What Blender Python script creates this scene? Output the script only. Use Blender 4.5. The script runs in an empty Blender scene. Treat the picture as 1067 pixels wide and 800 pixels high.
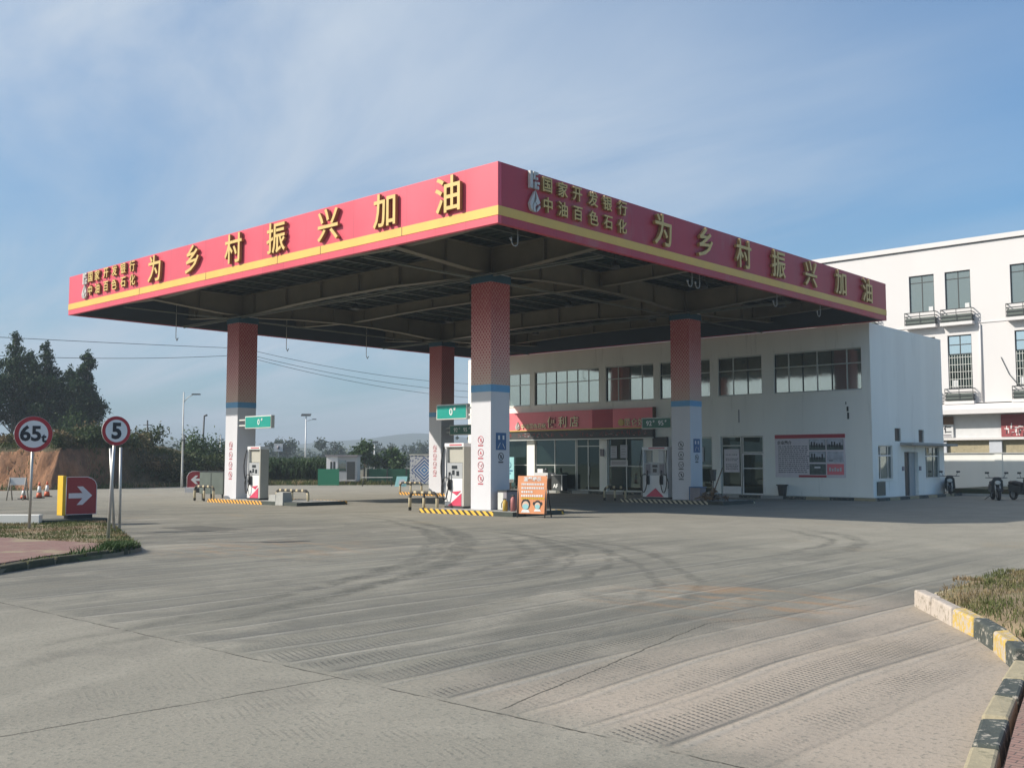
import bpy, math, random
import numpy as np
from mathutils import Vector, Matrix

SC = bpy.context.scene
COL = SC.collection
R = math.radians
random.seed(7)
RNG = np.random.default_rng(7)

# ------------------------------------------------------------------ camera
cam_d = bpy.data.cameras.new('camera')
cam_d.sensor_width = 36.0
cam_d.lens = 35.914
cam_d.clip_start = 0.1
cam_d.clip_end = 12000
cam = bpy.data.objects.new('camera', cam_d)
COL.objects.link(cam)
cam.location = (0, 0, 1.74)
cam.rotation_euler = (math.pi / 2 + 0.0760, 0, 0.7393)
SC.camera = cam

# ------------------------------------------------------------------ render settings
SC.view_settings.view_transform = 'Standard'
SC.view_settings.look = 'None'
SC.view_settings.gamma = 1.0
SC.view_settings.use_curve_mapping = False
SC.view_settings.exposure = 0.54
SC.render.engine = 'CYCLES'
SC.cycles.use_denoising = True
SC.cycles.max_bounces = 8
SC.cycles.diffuse_bounces = 4
SC.cycles.transparent_max_bounces = 8
SC.cycles.volume_bounces = 0
SC.cycles.sample_clamp_indirect = 6.0
SC.cycles.caustics_reflective = False
SC.cycles.caustics_refractive = False

# ------------------------------------------------------------------ sun and sky
SUN_DIR = Vector((-0.92, -1.19, 1.0)).normalized()
SUN_EL = math.asin(SUN_DIR.z)
SUN_ROT = math.atan2(SUN_DIR.x, SUN_DIR.y)
sun_d = bpy.data.lights.new('sun', 'SUN')
sun_d.energy = 4.0
sun_d.angle = R(0.55)
sun_d.color = (1.0, 0.935, 0.84)
sun = bpy.data.objects.new('sun', sun_d)
COL.objects.link(sun)
sun.location = (-20, -20, 40)
sun.rotation_euler = (-SUN_DIR).to_track_quat('-Z', 'Y').to_euler()

world = bpy.data.worlds.new('World')
SC.world = world
world.use_nodes = True


class NT:
    """small helper for node trees"""
    def __init__(self, nt):
        self.t = nt
        nt.nodes.clear()

    def n(self, kind, **kw):
        nd = self.t.nodes.new(kind)
        for k, v in kw.items():
            setattr(nd, k, v)
        return nd

    def l(self, a, b):
        self.t.links.new(a, b)

    def put(self, sock, v):
        if isinstance(v, bpy.types.NodeSocket):
            self.l(v, sock)
        else:
            try:
                sock.default_value = v
            except Exception:
                sock.default_value = tuple(v) + (1.0,)

    def m(self, op, a, b=None, c=None, clamp=False):
        nd = self.n('ShaderNodeMath', operation=op, use_clamp=clamp)
        self.put(nd.inputs[0], a)
        if b is not None:
            self.put(nd.inputs[1], b)
        if c is not None:
            self.put(nd.inputs[2], c)
        return nd.outputs[0]

    def vm(self, op, a, b=None, scale=None):
        nd = self.n('ShaderNodeVectorMath', operation=op)
        self.put(nd.inputs[0], a)
        if b is not None:
            self.put(nd.inputs[1], b)
        if scale is not None:
            nd.inputs['Scale'].default_value = scale
        return nd.outputs['Value'] if op in ('DISTANCE', 'DOT_PRODUCT', 'LENGTH') else nd.outputs['Vector']

    def noise(self, vec, scale=5, detail=4, rough=0.55, dist=0.0):
        nd = self.n('ShaderNodeTexNoise')
        if vec is not None:
            self.put(nd.inputs['Vector'], vec)
        nd.inputs['Scale'].default_value = scale
        nd.inputs['Detail'].default_value = detail
        nd.inputs['Roughness'].default_value = rough
        nd.inputs['Distortion'].default_value = dist
        return nd.outputs['Fac']

    def ramp(self, v, a, b, lo=0.0, hi=1.0, smooth=True):
        nd = self.n('ShaderNodeMapRange', interpolation_type='SMOOTHSTEP' if smooth else 'LINEAR')
        self.put(nd.inputs[0], v)
        nd.inputs[1].default_value = a
        nd.inputs[2].default_value = b
        nd.inputs[3].default_value = lo
        nd.inputs[4].default_value = hi
        return nd.outputs[0]

    def mix(self, fac, a, b, blend='MIX'):
        nd = self.n('ShaderNodeMix', data_type='RGBA', blend_type=blend)
        self.put(nd.inputs[0], fac)
        for i, v in ((6, a), (7, b)):
            if isinstance(v, bpy.types.NodeSocket):
                self.l(v, nd.inputs[i])
            else:
                nd.inputs[i].default_value = tuple(v)[:3] + (1.0,)
        return nd.outputs[2]

    def scl(self, vec, s):
        return self.vm('MULTIPLY', vec, s)


w = NT(world.node_tree)
sky = w.n('ShaderNodeTexSky', sky_type='NISHITA')
sky.sun_disc = False
sky.sun_elevation = SUN_EL
sky.sun_rotation = SUN_ROT
sky.altitude = 150
sky.air_density = 1.35
sky.dust_density = 1.2
sky.ozone_density = 3.5
tc = w.n('ShaderNodeTexCoord')
sep = w.n('ShaderNodeSeparateXYZ')
w.l(tc.outputs['Generated'], sep.inputs[0])
zz = w.m('ADD', w.m('MAXIMUM', sep.outputs[2], 0.0), 0.16)
cmb = w.n('ShaderNodeCombineXYZ')
w.l(w.m('DIVIDE', sep.outputs[0], zz), cmb.inputs[0])
w.l(w.m('DIVIDE', sep.outputs[1], zz), cmb.inputs[1])
rot = w.n('ShaderNodeMapping')
w.l(cmb.outputs[0], rot.inputs['Vector'])
rot.inputs['Rotation'].default_value = (0, 0, R(62))
rot.inputs['Scale'].default_value = (0.34, 1.0, 1.0)
c1 = w.noise(rot.outputs[0], 1.25, 10, 0.58, 0.8)
side = w.ramp(w.vm('DOT_PRODUCT', tc.outputs['Generated'], (-0.98, -0.2, 0.0)), -0.10, 0.62, 0.25, 1.0)
c2 = w.noise(cmb.outputs[0], 0.55, 3, 0.5)
cl = w.m('MULTIPLY', w.m('MULTIPLY', w.ramp(c1, 0.30, 0.72), side), w.ramp(c2, 0.26, 0.58))
# thicker veil towards the low left of the sky
veil = w.ramp(w.vm('DOT_PRODUCT', tc.outputs['Generated'], (-0.95, 0.2, -0.5)), -0.25, 0.95, 0.0, 0.40)
cl = w.m('ADD', w.m('MULTIPLY', cl, 0.78), veil, clamp=True)
cl = w.m('MULTIPLY', cl, 0.95)
tint = w.mix(1.0, sky.outputs[0], (0.30, 0.75, 1.06), 'MULTIPLY')
skyc = w.mix(cl, tint, (4.5, 5.2, 6.1))
# unseen sky around the sun, brightened as added fill for the shaded walls
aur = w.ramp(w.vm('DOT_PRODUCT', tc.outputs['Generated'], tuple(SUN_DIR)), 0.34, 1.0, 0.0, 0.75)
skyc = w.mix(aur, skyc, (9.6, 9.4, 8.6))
bg = w.n('ShaderNodeBackground')
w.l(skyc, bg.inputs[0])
bg.inputs[1].default_value = 0.090
wo = w.n('ShaderNodeOutputWorld')
w.l(bg.outputs[0], wo.inputs[0])


# ------------------------------------------------------------------ materials
MATS = {}


def mat(name, col, rough=0.6, var=0.12, scale=4.0, bump=0.0, metal=0.0, spec=0.5, stain=None, stretch=(1, 1, 1), seam=None):
    """painted / plain surface with uneven tone"""
    if name in MATS:
        return MATS[name]
    m = bpy.data.materials.new(name)
    m.use_nodes = True
    t = NT(m.node_tree)
    co = t.n('ShaderNodeTexCoord').outputs['Object']
    co = t.scl(co, stretch)
    n1 = t.noise(co, scale, 6, 0.62)
    k = t.ramp(n1, 0.25, 0.75, 1 - var, 1 + var, False)
    c = t.mix(1.0, col, (1, 1, 1), 'MIX')
    mx = t.n('ShaderNodeMix', data_type='RGBA', blend_type='MULTIPLY')
    mx.inputs[0].default_value = 1.0
    mx.inputs[6].default_value = tuple(col) + (1,)
    t.l(k, mx.inputs[7])
    c = mx.outputs[2]
    if seam:
        sp_ = t.n('ShaderNodeSeparateXYZ')
        t.l(t.n('ShaderNodeNewGeometry').outputs['Position'], sp_.inputs[0])
        q_ = t.m('DIVIDE', t.m('ADD', sp_.outputs[0], sp_.outputs[1]), seam)
        wn = t.n('ShaderNodeTexWhiteNoise', noise_dimensions='1D')
        t.l(t.m('FLOOR', q_), wn.inputs['W'])
        c = t.mix(t.m('MULTIPLY', wn.outputs['Value'], 0.16), c, (0.30, 0.03, 0.05))
        e_ = t.m('ABSOLUTE', t.m('SUBTRACT', t.m('FRACT', q_), 0.5))
        c = t.mix(t.ramp(e_, 0.4945, 0.498, 0, 0.55), c, (0.10, 0.01, 0.02))
    if stain:
        n2 = t.noise(co, stain[1], 5, 0.7)
        c = t.mix(t.ramp(n2, stain[2], stain[3]), c, stain[0])
    p = t.n('ShaderNodeBsdfPrincipled')
    t.l(c, p.inputs['Base Color'])
    t.l(t.ramp(n1, 0.2, 0.8, max(rough - 0.1, 0.02), min(rough + 0.1, 1), False), p.inputs['Roughness'])
    p.inputs['Metallic'].default_value = metal
    p.inputs['Specular IOR Level'].default_value = spec
    if bump:
        b = t.n('ShaderNodeBump')
        b.inputs['Strength'].default_value = bump
        b.inputs['Distance'].default_value = 0.02
        t.l(t.noise(co, scale * 6, 5, 0.6), b.inputs['Height'])
        t.l(b.outputs[0], p.inputs['Normal'])
    o = t.n('ShaderNodeOutputMaterial')
    t.l(p.outputs[0], o.inputs[0])
    MATS[name] = m
    return m


def principled(name):
    m = bpy.data.materials.new(name)
    m.use_nodes = True
    t = NT(m.node_tree)
    p = t.n('ShaderNodeBsdfPrincipled')
    o = t.n('ShaderNodeOutputMaterial')
    t.l(p.outputs[0], o.inputs[0])
    MATS[name] = m
    return m, t, p


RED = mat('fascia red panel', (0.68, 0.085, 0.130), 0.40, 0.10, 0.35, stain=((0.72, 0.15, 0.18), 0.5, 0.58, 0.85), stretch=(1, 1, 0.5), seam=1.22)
RED_E = mat('fascia red panel shade toned and faded', (0.47, 0.040, 0.062), 0.5, 0.14, 0.6, stain=((0.42, 0.12, 0.12), 0.45, 0.52, 0.72), stretch=(1, 1, 0.4), seam=1.22)  # darker copy of the lit red, shade put into the colour, plus faded patches
GOLD = mat('gold letter face', (0.66, 0.46, 0.15), 0.45, 0.08, 3)
GOLDP = mat('pale gold letter face', (0.93, 0.78, 0.48), 0.4, 0.08, 3)
GOLDSIDE = mat('gold letter side', (0.34, 0.20, 0.07), 0.5, 0.10, 3)
STRIPE = mat('yellow stripe', (0.74, 0.46, 0.10), 0.5, 0.08, 1.2)
SILVER = mat('silver emblem', (0.55, 0.53, 0.50), 0.4, 0.1, 3)
BEAM = mat('olive brown painted steel', (0.19, 0.17, 0.125), 0.55, 0.18, 1.2)
PURLIN = mat('galvanised purlin', (0.13, 0.14, 0.12), 0.5, 0.2, 2)
SOFFIT = mat('dark roof sheet underside', (0.040, 0.058, 0.050), 0.6, 0.25, 1.0)
NAVY = mat('fascia backing shade tone', (0.045, 0.06, 0.075), 0.6, 0.15, 1.0)
WHITE = mat('white enamel', (0.78, 0.77, 0.76), 0.4, 0.05, 2)
PIPEW = mat('white steel pipe', (0.62, 0.62, 0.58), 0.45, 0.08, 2)
COLW = mat('column white cladding', (0.63, 0.62, 0.64), 0.45, 0.05, 1.2, stain=((0.50, 0.49, 0.47), 1.5, 0.68, 0.9), stretch=(1, 1, 0.3))
BLUEBAND = mat('column blue band', (0.13, 0.35, 0.58), 0.5, 0.10, 4)
BLUECAP = mat('column dark blue cap', (0.025, 0.085, 0.13), 0.5, 0.10, 3)
WALL = mat('white stucco wall', (0.93, 0.92, 0.85), 0.85, 0.06, 0.8, 0.10, stain=((0.64, 0.63, 0.57), 2.4, 0.56, 0.80), stretch=(1, 1, 0.10))
WALLR = mat('cream white render', (0.66, 0.635, 0.625), 0.85, 0.035, 0.4, 0.05, stain=((0.66, 0.60, 0.57), 0.5, 0.66, 0.95), stretch=(1, 1, 0.3))
BWALL = mat('white boundary wall paint', (0.76, 0.75, 0.70), 0.85, 0.05, 0.7, 0.08, stain=((0.55, 0.55, 0.54), 0.8, 0.6, 0.95), stretch=(1, 1, 0.4))
GREYC = mat('grey concrete trim', (0.36, 0.36, 0.34), 0.85, 0.15, 3, 0.1)
DARKM = mat('dark metal', (0.035, 0.04, 0.04), 0.5, 0.2, 3)
BLACK = mat('black rubber', (0.015, 0.015, 0.016), 0.6, 0.2, 5)
ALU = mat('aluminium frame', (0.50, 0.52, 0.50), 0.4, 0.08, 3, metal=0.3)
GALV = mat('galvanised post', (0.48, 0.48, 0.46), 0.42, 0.15, 4, metal=0.4)
SHOPRED = mat('shop sign red', (0.86, 0.21, 0.24), 0.4, 0.10, 0.8)
SHOPRED2 = mat('shop sign red patch', (0.42, 0.03, 0.05), 0.4, 0.08, 0.8)
GREEN = mat('green sign face', (0.0, 0.30, 0.235), 0.4, 0.05, 3)
GREEND = mat('dark green sign face', (0.0, 0.115, 0.075), 0.4, 0.05, 3)
TXTW = mat('white lettering', (0.80, 0.80, 0.78), 0.5, 0.04, 3)
TXTB = mat('black lettering', (0.02, 0.02, 0.025), 0.5, 0.1, 3)
REDMARK = mat('red pictogram', (0.55, 0.12, 0.14), 0.5, 0.1, 3)
BLUESIGN = mat('blue notice', (0.02, 0.10, 0.25), 0.4, 0.08, 3)
ORANGE = mat('orange notice board', (0.76, 0.31, 0.14), 0.5, 0.06, 3, stain=((0.86, 0.40, 0.18), 2, 0.5, 0.8))
YELLOW = mat('yellow paint', (0.72, 0.44, 0.02), 0.5, 0.08, 3)
WOOD = mat('brown boards', (0.16, 0.09, 0.05), 0.7, 0.25, 4)
SIGNRED = mat('sign red', (0.42, 0.02, 0.03), 0.35, 0.06, 3)
SIGNRED2 = mat('direction sign red', (0.33, 0.026, 0.032), 0.4, 0.08, 2)
DARKBASE = mat('dark green stone', (0.055, 0.065, 0.055), 0.85, 0.3, 4, 0.2)
PINKRED = mat('dispenser red panel', (0.62, 0.06, 0.12), 0.4, 0.06, 3)
PANELG = mat('dispenser grey panel', (0.40, 0.41, 0.42), 0.4, 0.08, 3)
BEIGE = mat('dispenser side sheet', (0.44, 0.42, 0.36), 0.5, 0.06, 2)
LCD = mat('dark display', (0.03, 0.035, 0.04), 0.2, 0.1, 5)
BARK = mat('bark', (0.19, 0.16, 0.13), 0.9, 0.3, 6, 0.3)
CLAY = mat('red clay', (0.40, 0.185, 0.085), 0.95, 0.30, 0.8, 0.5, stain=((0.25, 0.14, 0.08), 0.6, 0.5, 0.75), stretch=(1, 1, 0.4))
SOIL = mat('dry soil', (0.24, 0.18, 0.11), 0.95, 0.3, 1.5, 0.3, stain=((0.10, 0.11, 0.04), 0.9, 0.48, 0.66))
HEDGEBED = mat('planting bed turf', (0.045, 0.055, 0.028), 0.95, 0.35, 2.5, 0.3, stain=((0.09, 0.065, 0.035), 1.2, 0.5, 0.7))
HOARD = mat('green site hoarding', (0.012, 0.085, 0.050), 0.6, 0.12, 1.5)
HOARDB = mat('bright green hoarding', (0.02, 0.20, 0.11), 0.6, 0.08, 1.5)
KERBW = mat('worn white kerb', (0.46, 0.40, 0.345), 0.9, 0.15, 6, 0.25, stain=((0.28, 0.24, 0.19), 13, 0.50, 0.64))
KERBY = mat('worn yellow kerb', (0.50, 0.35, 0.09), 0.9, 0.15, 6, 0.3, stain=((0.44, 0.38, 0.31), 15, 0.46, 0.55))
KERBK = mat('worn black kerb', (0.060, 0.070, 0.062), 0.9, 0.3, 6, 0.3, stain=((0.36, 0.33, 0.28), 14, 0.54, 0.63))
KERBP = mat('pale mossy kerb', (0.36, 0.31, 0.205), 0.9, 0.2, 6, 0.25, stain=((0.22, 0.20, 0.13), 7, 0.55, 0.72))
MOSSK = mat('mossy edging stone', (0.075, 0.070, 0.040), 0.95, 0.4, 5, 0.3, stain=((0.42, 0.40, 0.34), 4, 0.66, 0.74))
CONEO = mat('orange plastic', (0.65, 0.12, 0.04), 0.5, 0.1, 3)
CARD = mat('cardboard', (0.26, 0.17, 0.10), 0.8, 0.25, 4)
SKINISH = mat('printed face tone', (0.72, 0.50, 0.38), 0.6, 0.03, 3)
CYAN = mat('cyan banner', (0.30, 0.58, 0.60), 0.5, 0.10, 2.5, stain=((0.05, 0.35, 0.42), 3, 0.6, 0.68))
PAPER = mat('pale paper', (0.62, 0.62, 0.62), 0.6, 0.06, 3)
PINKPAPER = mat('pinkish paper', (0.74, 0.68, 0.70), 0.6, 0.08, 3)
GREYPAPER = mat('grey blue paper', (0.48, 0.50, 0.54), 0.6, 0.12, 2)
BIN = mat('grey litter bin', (0.24, 0.22, 0.24), 0.5, 0.15, 3)
BINK = mat('dark litter bin', (0.045, 0.05, 0.05), 0.5, 0.15, 3)
CABG = mat('grey green cabinet', (0.085, 0.105, 0.09), 0.6, 0.15, 2)
PHOTO1 = mat('printed photo dark', (0.10, 0.13, 0.12), 0.5, 0.7, 6)
PHOTO2 = mat('printed photo light', (0.50, 0.51, 0.56), 0.5, 0.35, 5)
BROWNPOST = mat('barrier wood', (0.30, 0.26, 0.22), 0.8, 0.2, 3)
INTER = mat('interior wall', (0.20, 0.22, 0.20), 0.9, 0.2, 0.8)
SHELF = mat('shop goods', (0.18, 0.13, 0.10), 0.7, 0.8, 7)
DOORG = mat('grey door leaf', (0.36, 0.39, 0.40), 0.6, 0.08, 2)
BRICKP = None


def glass_mat(name, tint, refl, dark, rough=0.02, trans=0.0):
    m = bpy.data.materials.new(name)
    m.use_nodes = True
    t = NT(m.node_tree)
    co = t.n('ShaderNodeTexCoord').outputs['Object']
    b = t.n('ShaderNodeBump')
    b.inputs['Strength'].default_value = 0.03
    b.inputs['Distance'].default_value = 0.05
    t.l(t.noise(co, 1.3, 2, 0.5), b.inputs['Height'])
    g = t.n('ShaderNodeBsdfGlossy')
    g.inputs['Color'].default_value = tuple(tint) + (1,)
    g.inputs['Roughness'].default_value = rough
    t.l(b.outputs[0], g.inputs['Normal'])
    d = t.n('ShaderNodeBsdfDiffuse')
    d.inputs['Color'].default_value = tuple(dark) + (1,)
    base = d.outputs[0]
    if trans:
        tr = t.n('ShaderNodeBsdfTransparent')
        tr.inputs['Color'].default_value = (0.62, 0.70, 0.66, 1)
        ms = t.n('ShaderNodeMixShader')
        ms.inputs[0].default_value = trans
        t.l(base, ms.inputs[1])
        t.l(tr.outputs[0], ms.inputs[2])
        base = ms.outputs[0]
    mx = t.n('ShaderNodeMixShader')
    mx.inputs[0].default_value = refl
    t.l(base, mx.inputs[1])
    t.l(g.outputs[0], mx.inputs[2])
    o = t.n('ShaderNodeOutputMaterial')
    t.l(mx.outputs[0], o.inputs[0])
    return m


GLASS_UP = glass_mat('upper window glass', (0.84, 0.92, 0.88), 0.46, (0.15, 0.18, 0.165), rough=0.05)
GLASS_LO = glass_mat('shop glass', (0.70, 0.90, 0.88), 0.10, (0.020, 0.034, 0.030), trans=0.38)
GLASS_DK = glass_mat('dark door glass', (0.70, 0.90, 0.85), 0.06, (0.010, 0.022, 0.017))
GLASS_FAR = glass_mat('rear building glass', (0.70, 0.78, 0.76), 0.34, (0.08, 0.09, 0.085))
GLASS_SKY = glass_mat('rear building bright glass', (0.80, 0.92, 1.0), 0.70, (0.12, 0.14, 0.15))


def stripe_mat(name, ca, cb, freq, slant=1.0, axis='X', duty=0.5, worn=0.0):
    m, t, p = principled(name)
    sp = t.n('ShaderNodeSeparateXYZ')
    tcn = t.n('ShaderNodeTexCoord')
    t.l(tcn.outputs['Object'], sp.inputs[0])
    a = t.m('ADD', sp.outputs[0], sp.outputs[1]) if axis == 'XY' else sp.outputs[{'X': 0, 'Y': 1, 'Z': 2}[axis]]
    v = a if slant == 0 else t.m('SUBTRACT', a, t.m('MULTIPLY', sp.outputs[2], slant))
    fr = t.m('FRACT', t.m('MULTIPLY', v, freq))
    k = t.m('GREATER_THAN', fr, duty)
    if worn:
        k = t.m('MULTIPLY', k, t.ramp(t.noise(tcn.outputs['Object'], 9, 5, 0.7), 0.3, 0.42))
    c = t.mix(k, ca, cb)
    c = t.mix(t.ramp(t.noise(tcn.outputs['Object'], 14, 5, 0.7), 0.50, 0.75, 0, 0.45), c, (0.30, 0.27, 0.22))
    t.l(c, p.inputs['Base Color'])
    p.inputs['Roughness'].default_value = 0.7
    return m


HAZARD = stripe_mat('hazard striped kerb paint', (0.80, 0.48, 0.05), (0.03, 0.026, 0.02), 3.6, -1.2, 'XY', 0.55)
HAZARD_O = stripe_mat('orange hazard kerb paint', (0.80, 0.40, 0.06), (0.04, 0.03, 0.02), 4.2, -1.2, 'XY', 0.58)
HAZARD_S = stripe_mat('pale hazard kerb paint', (0.56, 0.50, 0.36), (0.03, 0.03, 0.025), 4.0, -1.2, 'XY', 0.5)
RAIL = stripe_mat('black and pale ringed rail', (0.03, 0.028, 0.025), (0.50, 0.42, 0.26), 2.6, 0.0, 'XY', 0.66)
RAILV = stripe_mat('ringed rail post', (0.04, 0.036, 0.03), (0.52, 0.44, 0.28), 2.1, 0.0, 'Z', 0.30)
KERBBY = stripe_mat('shop plinth kerb paint', (0.30, 0.30, 0.28), (0.05, 0.05, 0.045), 0.35, 0.0, 'X', 0.5)


def column_pattern():
    m, t, p = principled('column red lozenge print')
    sp = t.n('ShaderNodeSeparateXYZ')
    tcn = t.n('ShaderNodeTexCoord')
    t.l(tcn.outputs['Object'], sp.inputs[0])
    u = t.m('MULTIPLY', t.m('ADD', sp.outputs[0], sp.outputs[1]), 7.2)
    v = t.m('MULTIPLY', sp.outputs[2], 5.7)
    pu = t.m('ADD', u, v)
    qu = t.m('SUBTRACT', u, v)
    fu = t.m('ABSOLUTE', t.m('SUBTRACT', t.m('FRACT', pu), 0.5))
    fv = t.m('ABSOLUTE', t.m('SUBTRACT', t.m('FRACT', qu), 0.5))
    d = t.m('MAXIMUM', fu, fv)
    h = t.ramp(sp.outputs[2], 4.35, 6.9, 0.12, 0.44, False)
    rnd = t.noise(tcn.outputs['Object'], 16, 3, 0.6)
    k = t.ramp(t.m('SUBTRACT', t.m('ADD', h, t.m('MULTIPLY', t.m('SUBTRACT', rnd, 0.5), 0.30)), d), -0.05, 0.05)
    bgc = t.mix(t.ramp(sp.outputs[2], 4.4, 5.6, 0, 1, False), (0.60, 0.42, 0.33), (0.64, 0.32, 0.28))
    c = t.mix(k, bgc, (0.42, 0.075, 0.08))
    t.l(c, p.inputs['Base Color'])
    p.inputs['Roughness'].default_value = 0.55
    return m


COLP = column_pattern()


def sheet_mat():
    """blue patterned print on a white board: nested lozenges"""
    m, t, p = principled('blue lozenge print')
    sp = t.n('ShaderNodeSeparateXYZ')
    tcn = t.n('ShaderNodeTexCoord')
    t.l(tcn.outputs['Object'], sp.inputs[0])
    d = t.m('ADD', t.m('ABSOLUTE', sp.outputs[0]), t.m('ABSOLUTE', t.m('SUBTRACT', sp.outputs[2], 1.25)))
    k = t.m('GREATER_THAN', t.m('FRACT', t.m('MULTIPLY', d, 5.0)), 0.5)
    dots = t.m('GREATER_THAN', t.noise(tcn.outputs['Object'], 7, 2, 0.5), 0.56)
    inner = t.m('LESS_THAN', d, 0.78)
    kk = t.m('ADD', t.m('MULTIPLY', k, inner), t.m('MULTIPLY', t.m('MULTIPLY', dots, 0.8), t.m('SUBTRACT', 1.0, inner)), clamp=True)
    c = t.mix(kk, (0.66, 0.68, 0.72), t.mix(t.ramp(d, 0.0, 0.9), (0.02, 0.24, 0.62), (0.05, 0.10, 0.30)))
    t.l(c, p.inputs['Base Color'])
    p.inputs['Roughness'].default_value = 0.5
    return m


MURALM = sheet_mat()


def leaf_mat(name, dark, light, dry=None):
    m, t, p = principled(name)
    geo = t.n('ShaderNodeNewGeometry')
    rnd = geo.outputs['Random Per Island']
    pos = geo.outputs['Position']
    c = t.mix(rnd, dark, light)
    c = t.mix(t.ramp(t.noise(pos, 0.45, 3, 0.6), 0.35, 0.65, 0, 0.5), c, dark)
    if dry:
        c = t.mix(t.ramp(t.noise(pos, dry[1], 4, 0.6), dry[2], dry[3]), c, t.mix(rnd, dry[0], tuple(min(1, x * 1.6) for x in dry[0])))
    t.l(c, p.inputs['Base Color'])
    p.inputs['Roughness'].default_value = 0.6
    p.inputs['Specular IOR Level'].default_value = 0.25
    tr = t.n('ShaderNodeBsdfTranslucent')
    t.l(c, tr.inputs[0])
    ms = t.n('ShaderNodeMixShader')
    ms.inputs[0].default_value = 0.25
    t.l(p.outputs[0], ms.inputs[1])
    t.l(tr.outputs[0], ms.inputs[2])
    o = [n for n in t.t.nodes if n.type == 'OUTPUT_MATERIAL'][0]
    t.l(ms.outputs[0], o.inputs[0])
    return m


LEAF_A = leaf_mat('eucalyptus leaves', (0.014, 0.036, 0.013), (0.042, 0.082, 0.028))
LEAF_B = leaf_mat('bush leaves', (0.030, 0.050, 0.018), (0.080, 0.115, 0.035), ((0.16, 0.11, 0.055), 0.22, 0.48, 0.62))
LEAF_C = leaf_mat('bright leaves', (0.035, 0.070, 0.020), (0.085, 0.140, 0.040))
LEAF_D = leaf_mat('cane leaves', (0.025, 0.052, 0.020), (0.065, 0.110, 0.038))
LEAF_F = leaf_mat('far leaves', (0.030, 0.050, 0.028), (0.070, 0.095, 0.050))
GRASS_R = leaf_mat('half dry grass', (0.070, 0.095, 0.028), (0.150, 0.165, 0.055), ((0.230, 0.165, 0.095), 0.9, 0.45, 0.62))
GRASS_L = leaf_mat('roadside grass', (0.060, 0.085, 0.022), (0.130, 0.150, 0.048), ((0.22, 0.16, 0.09), 0.7, 0.48, 0.64))


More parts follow.
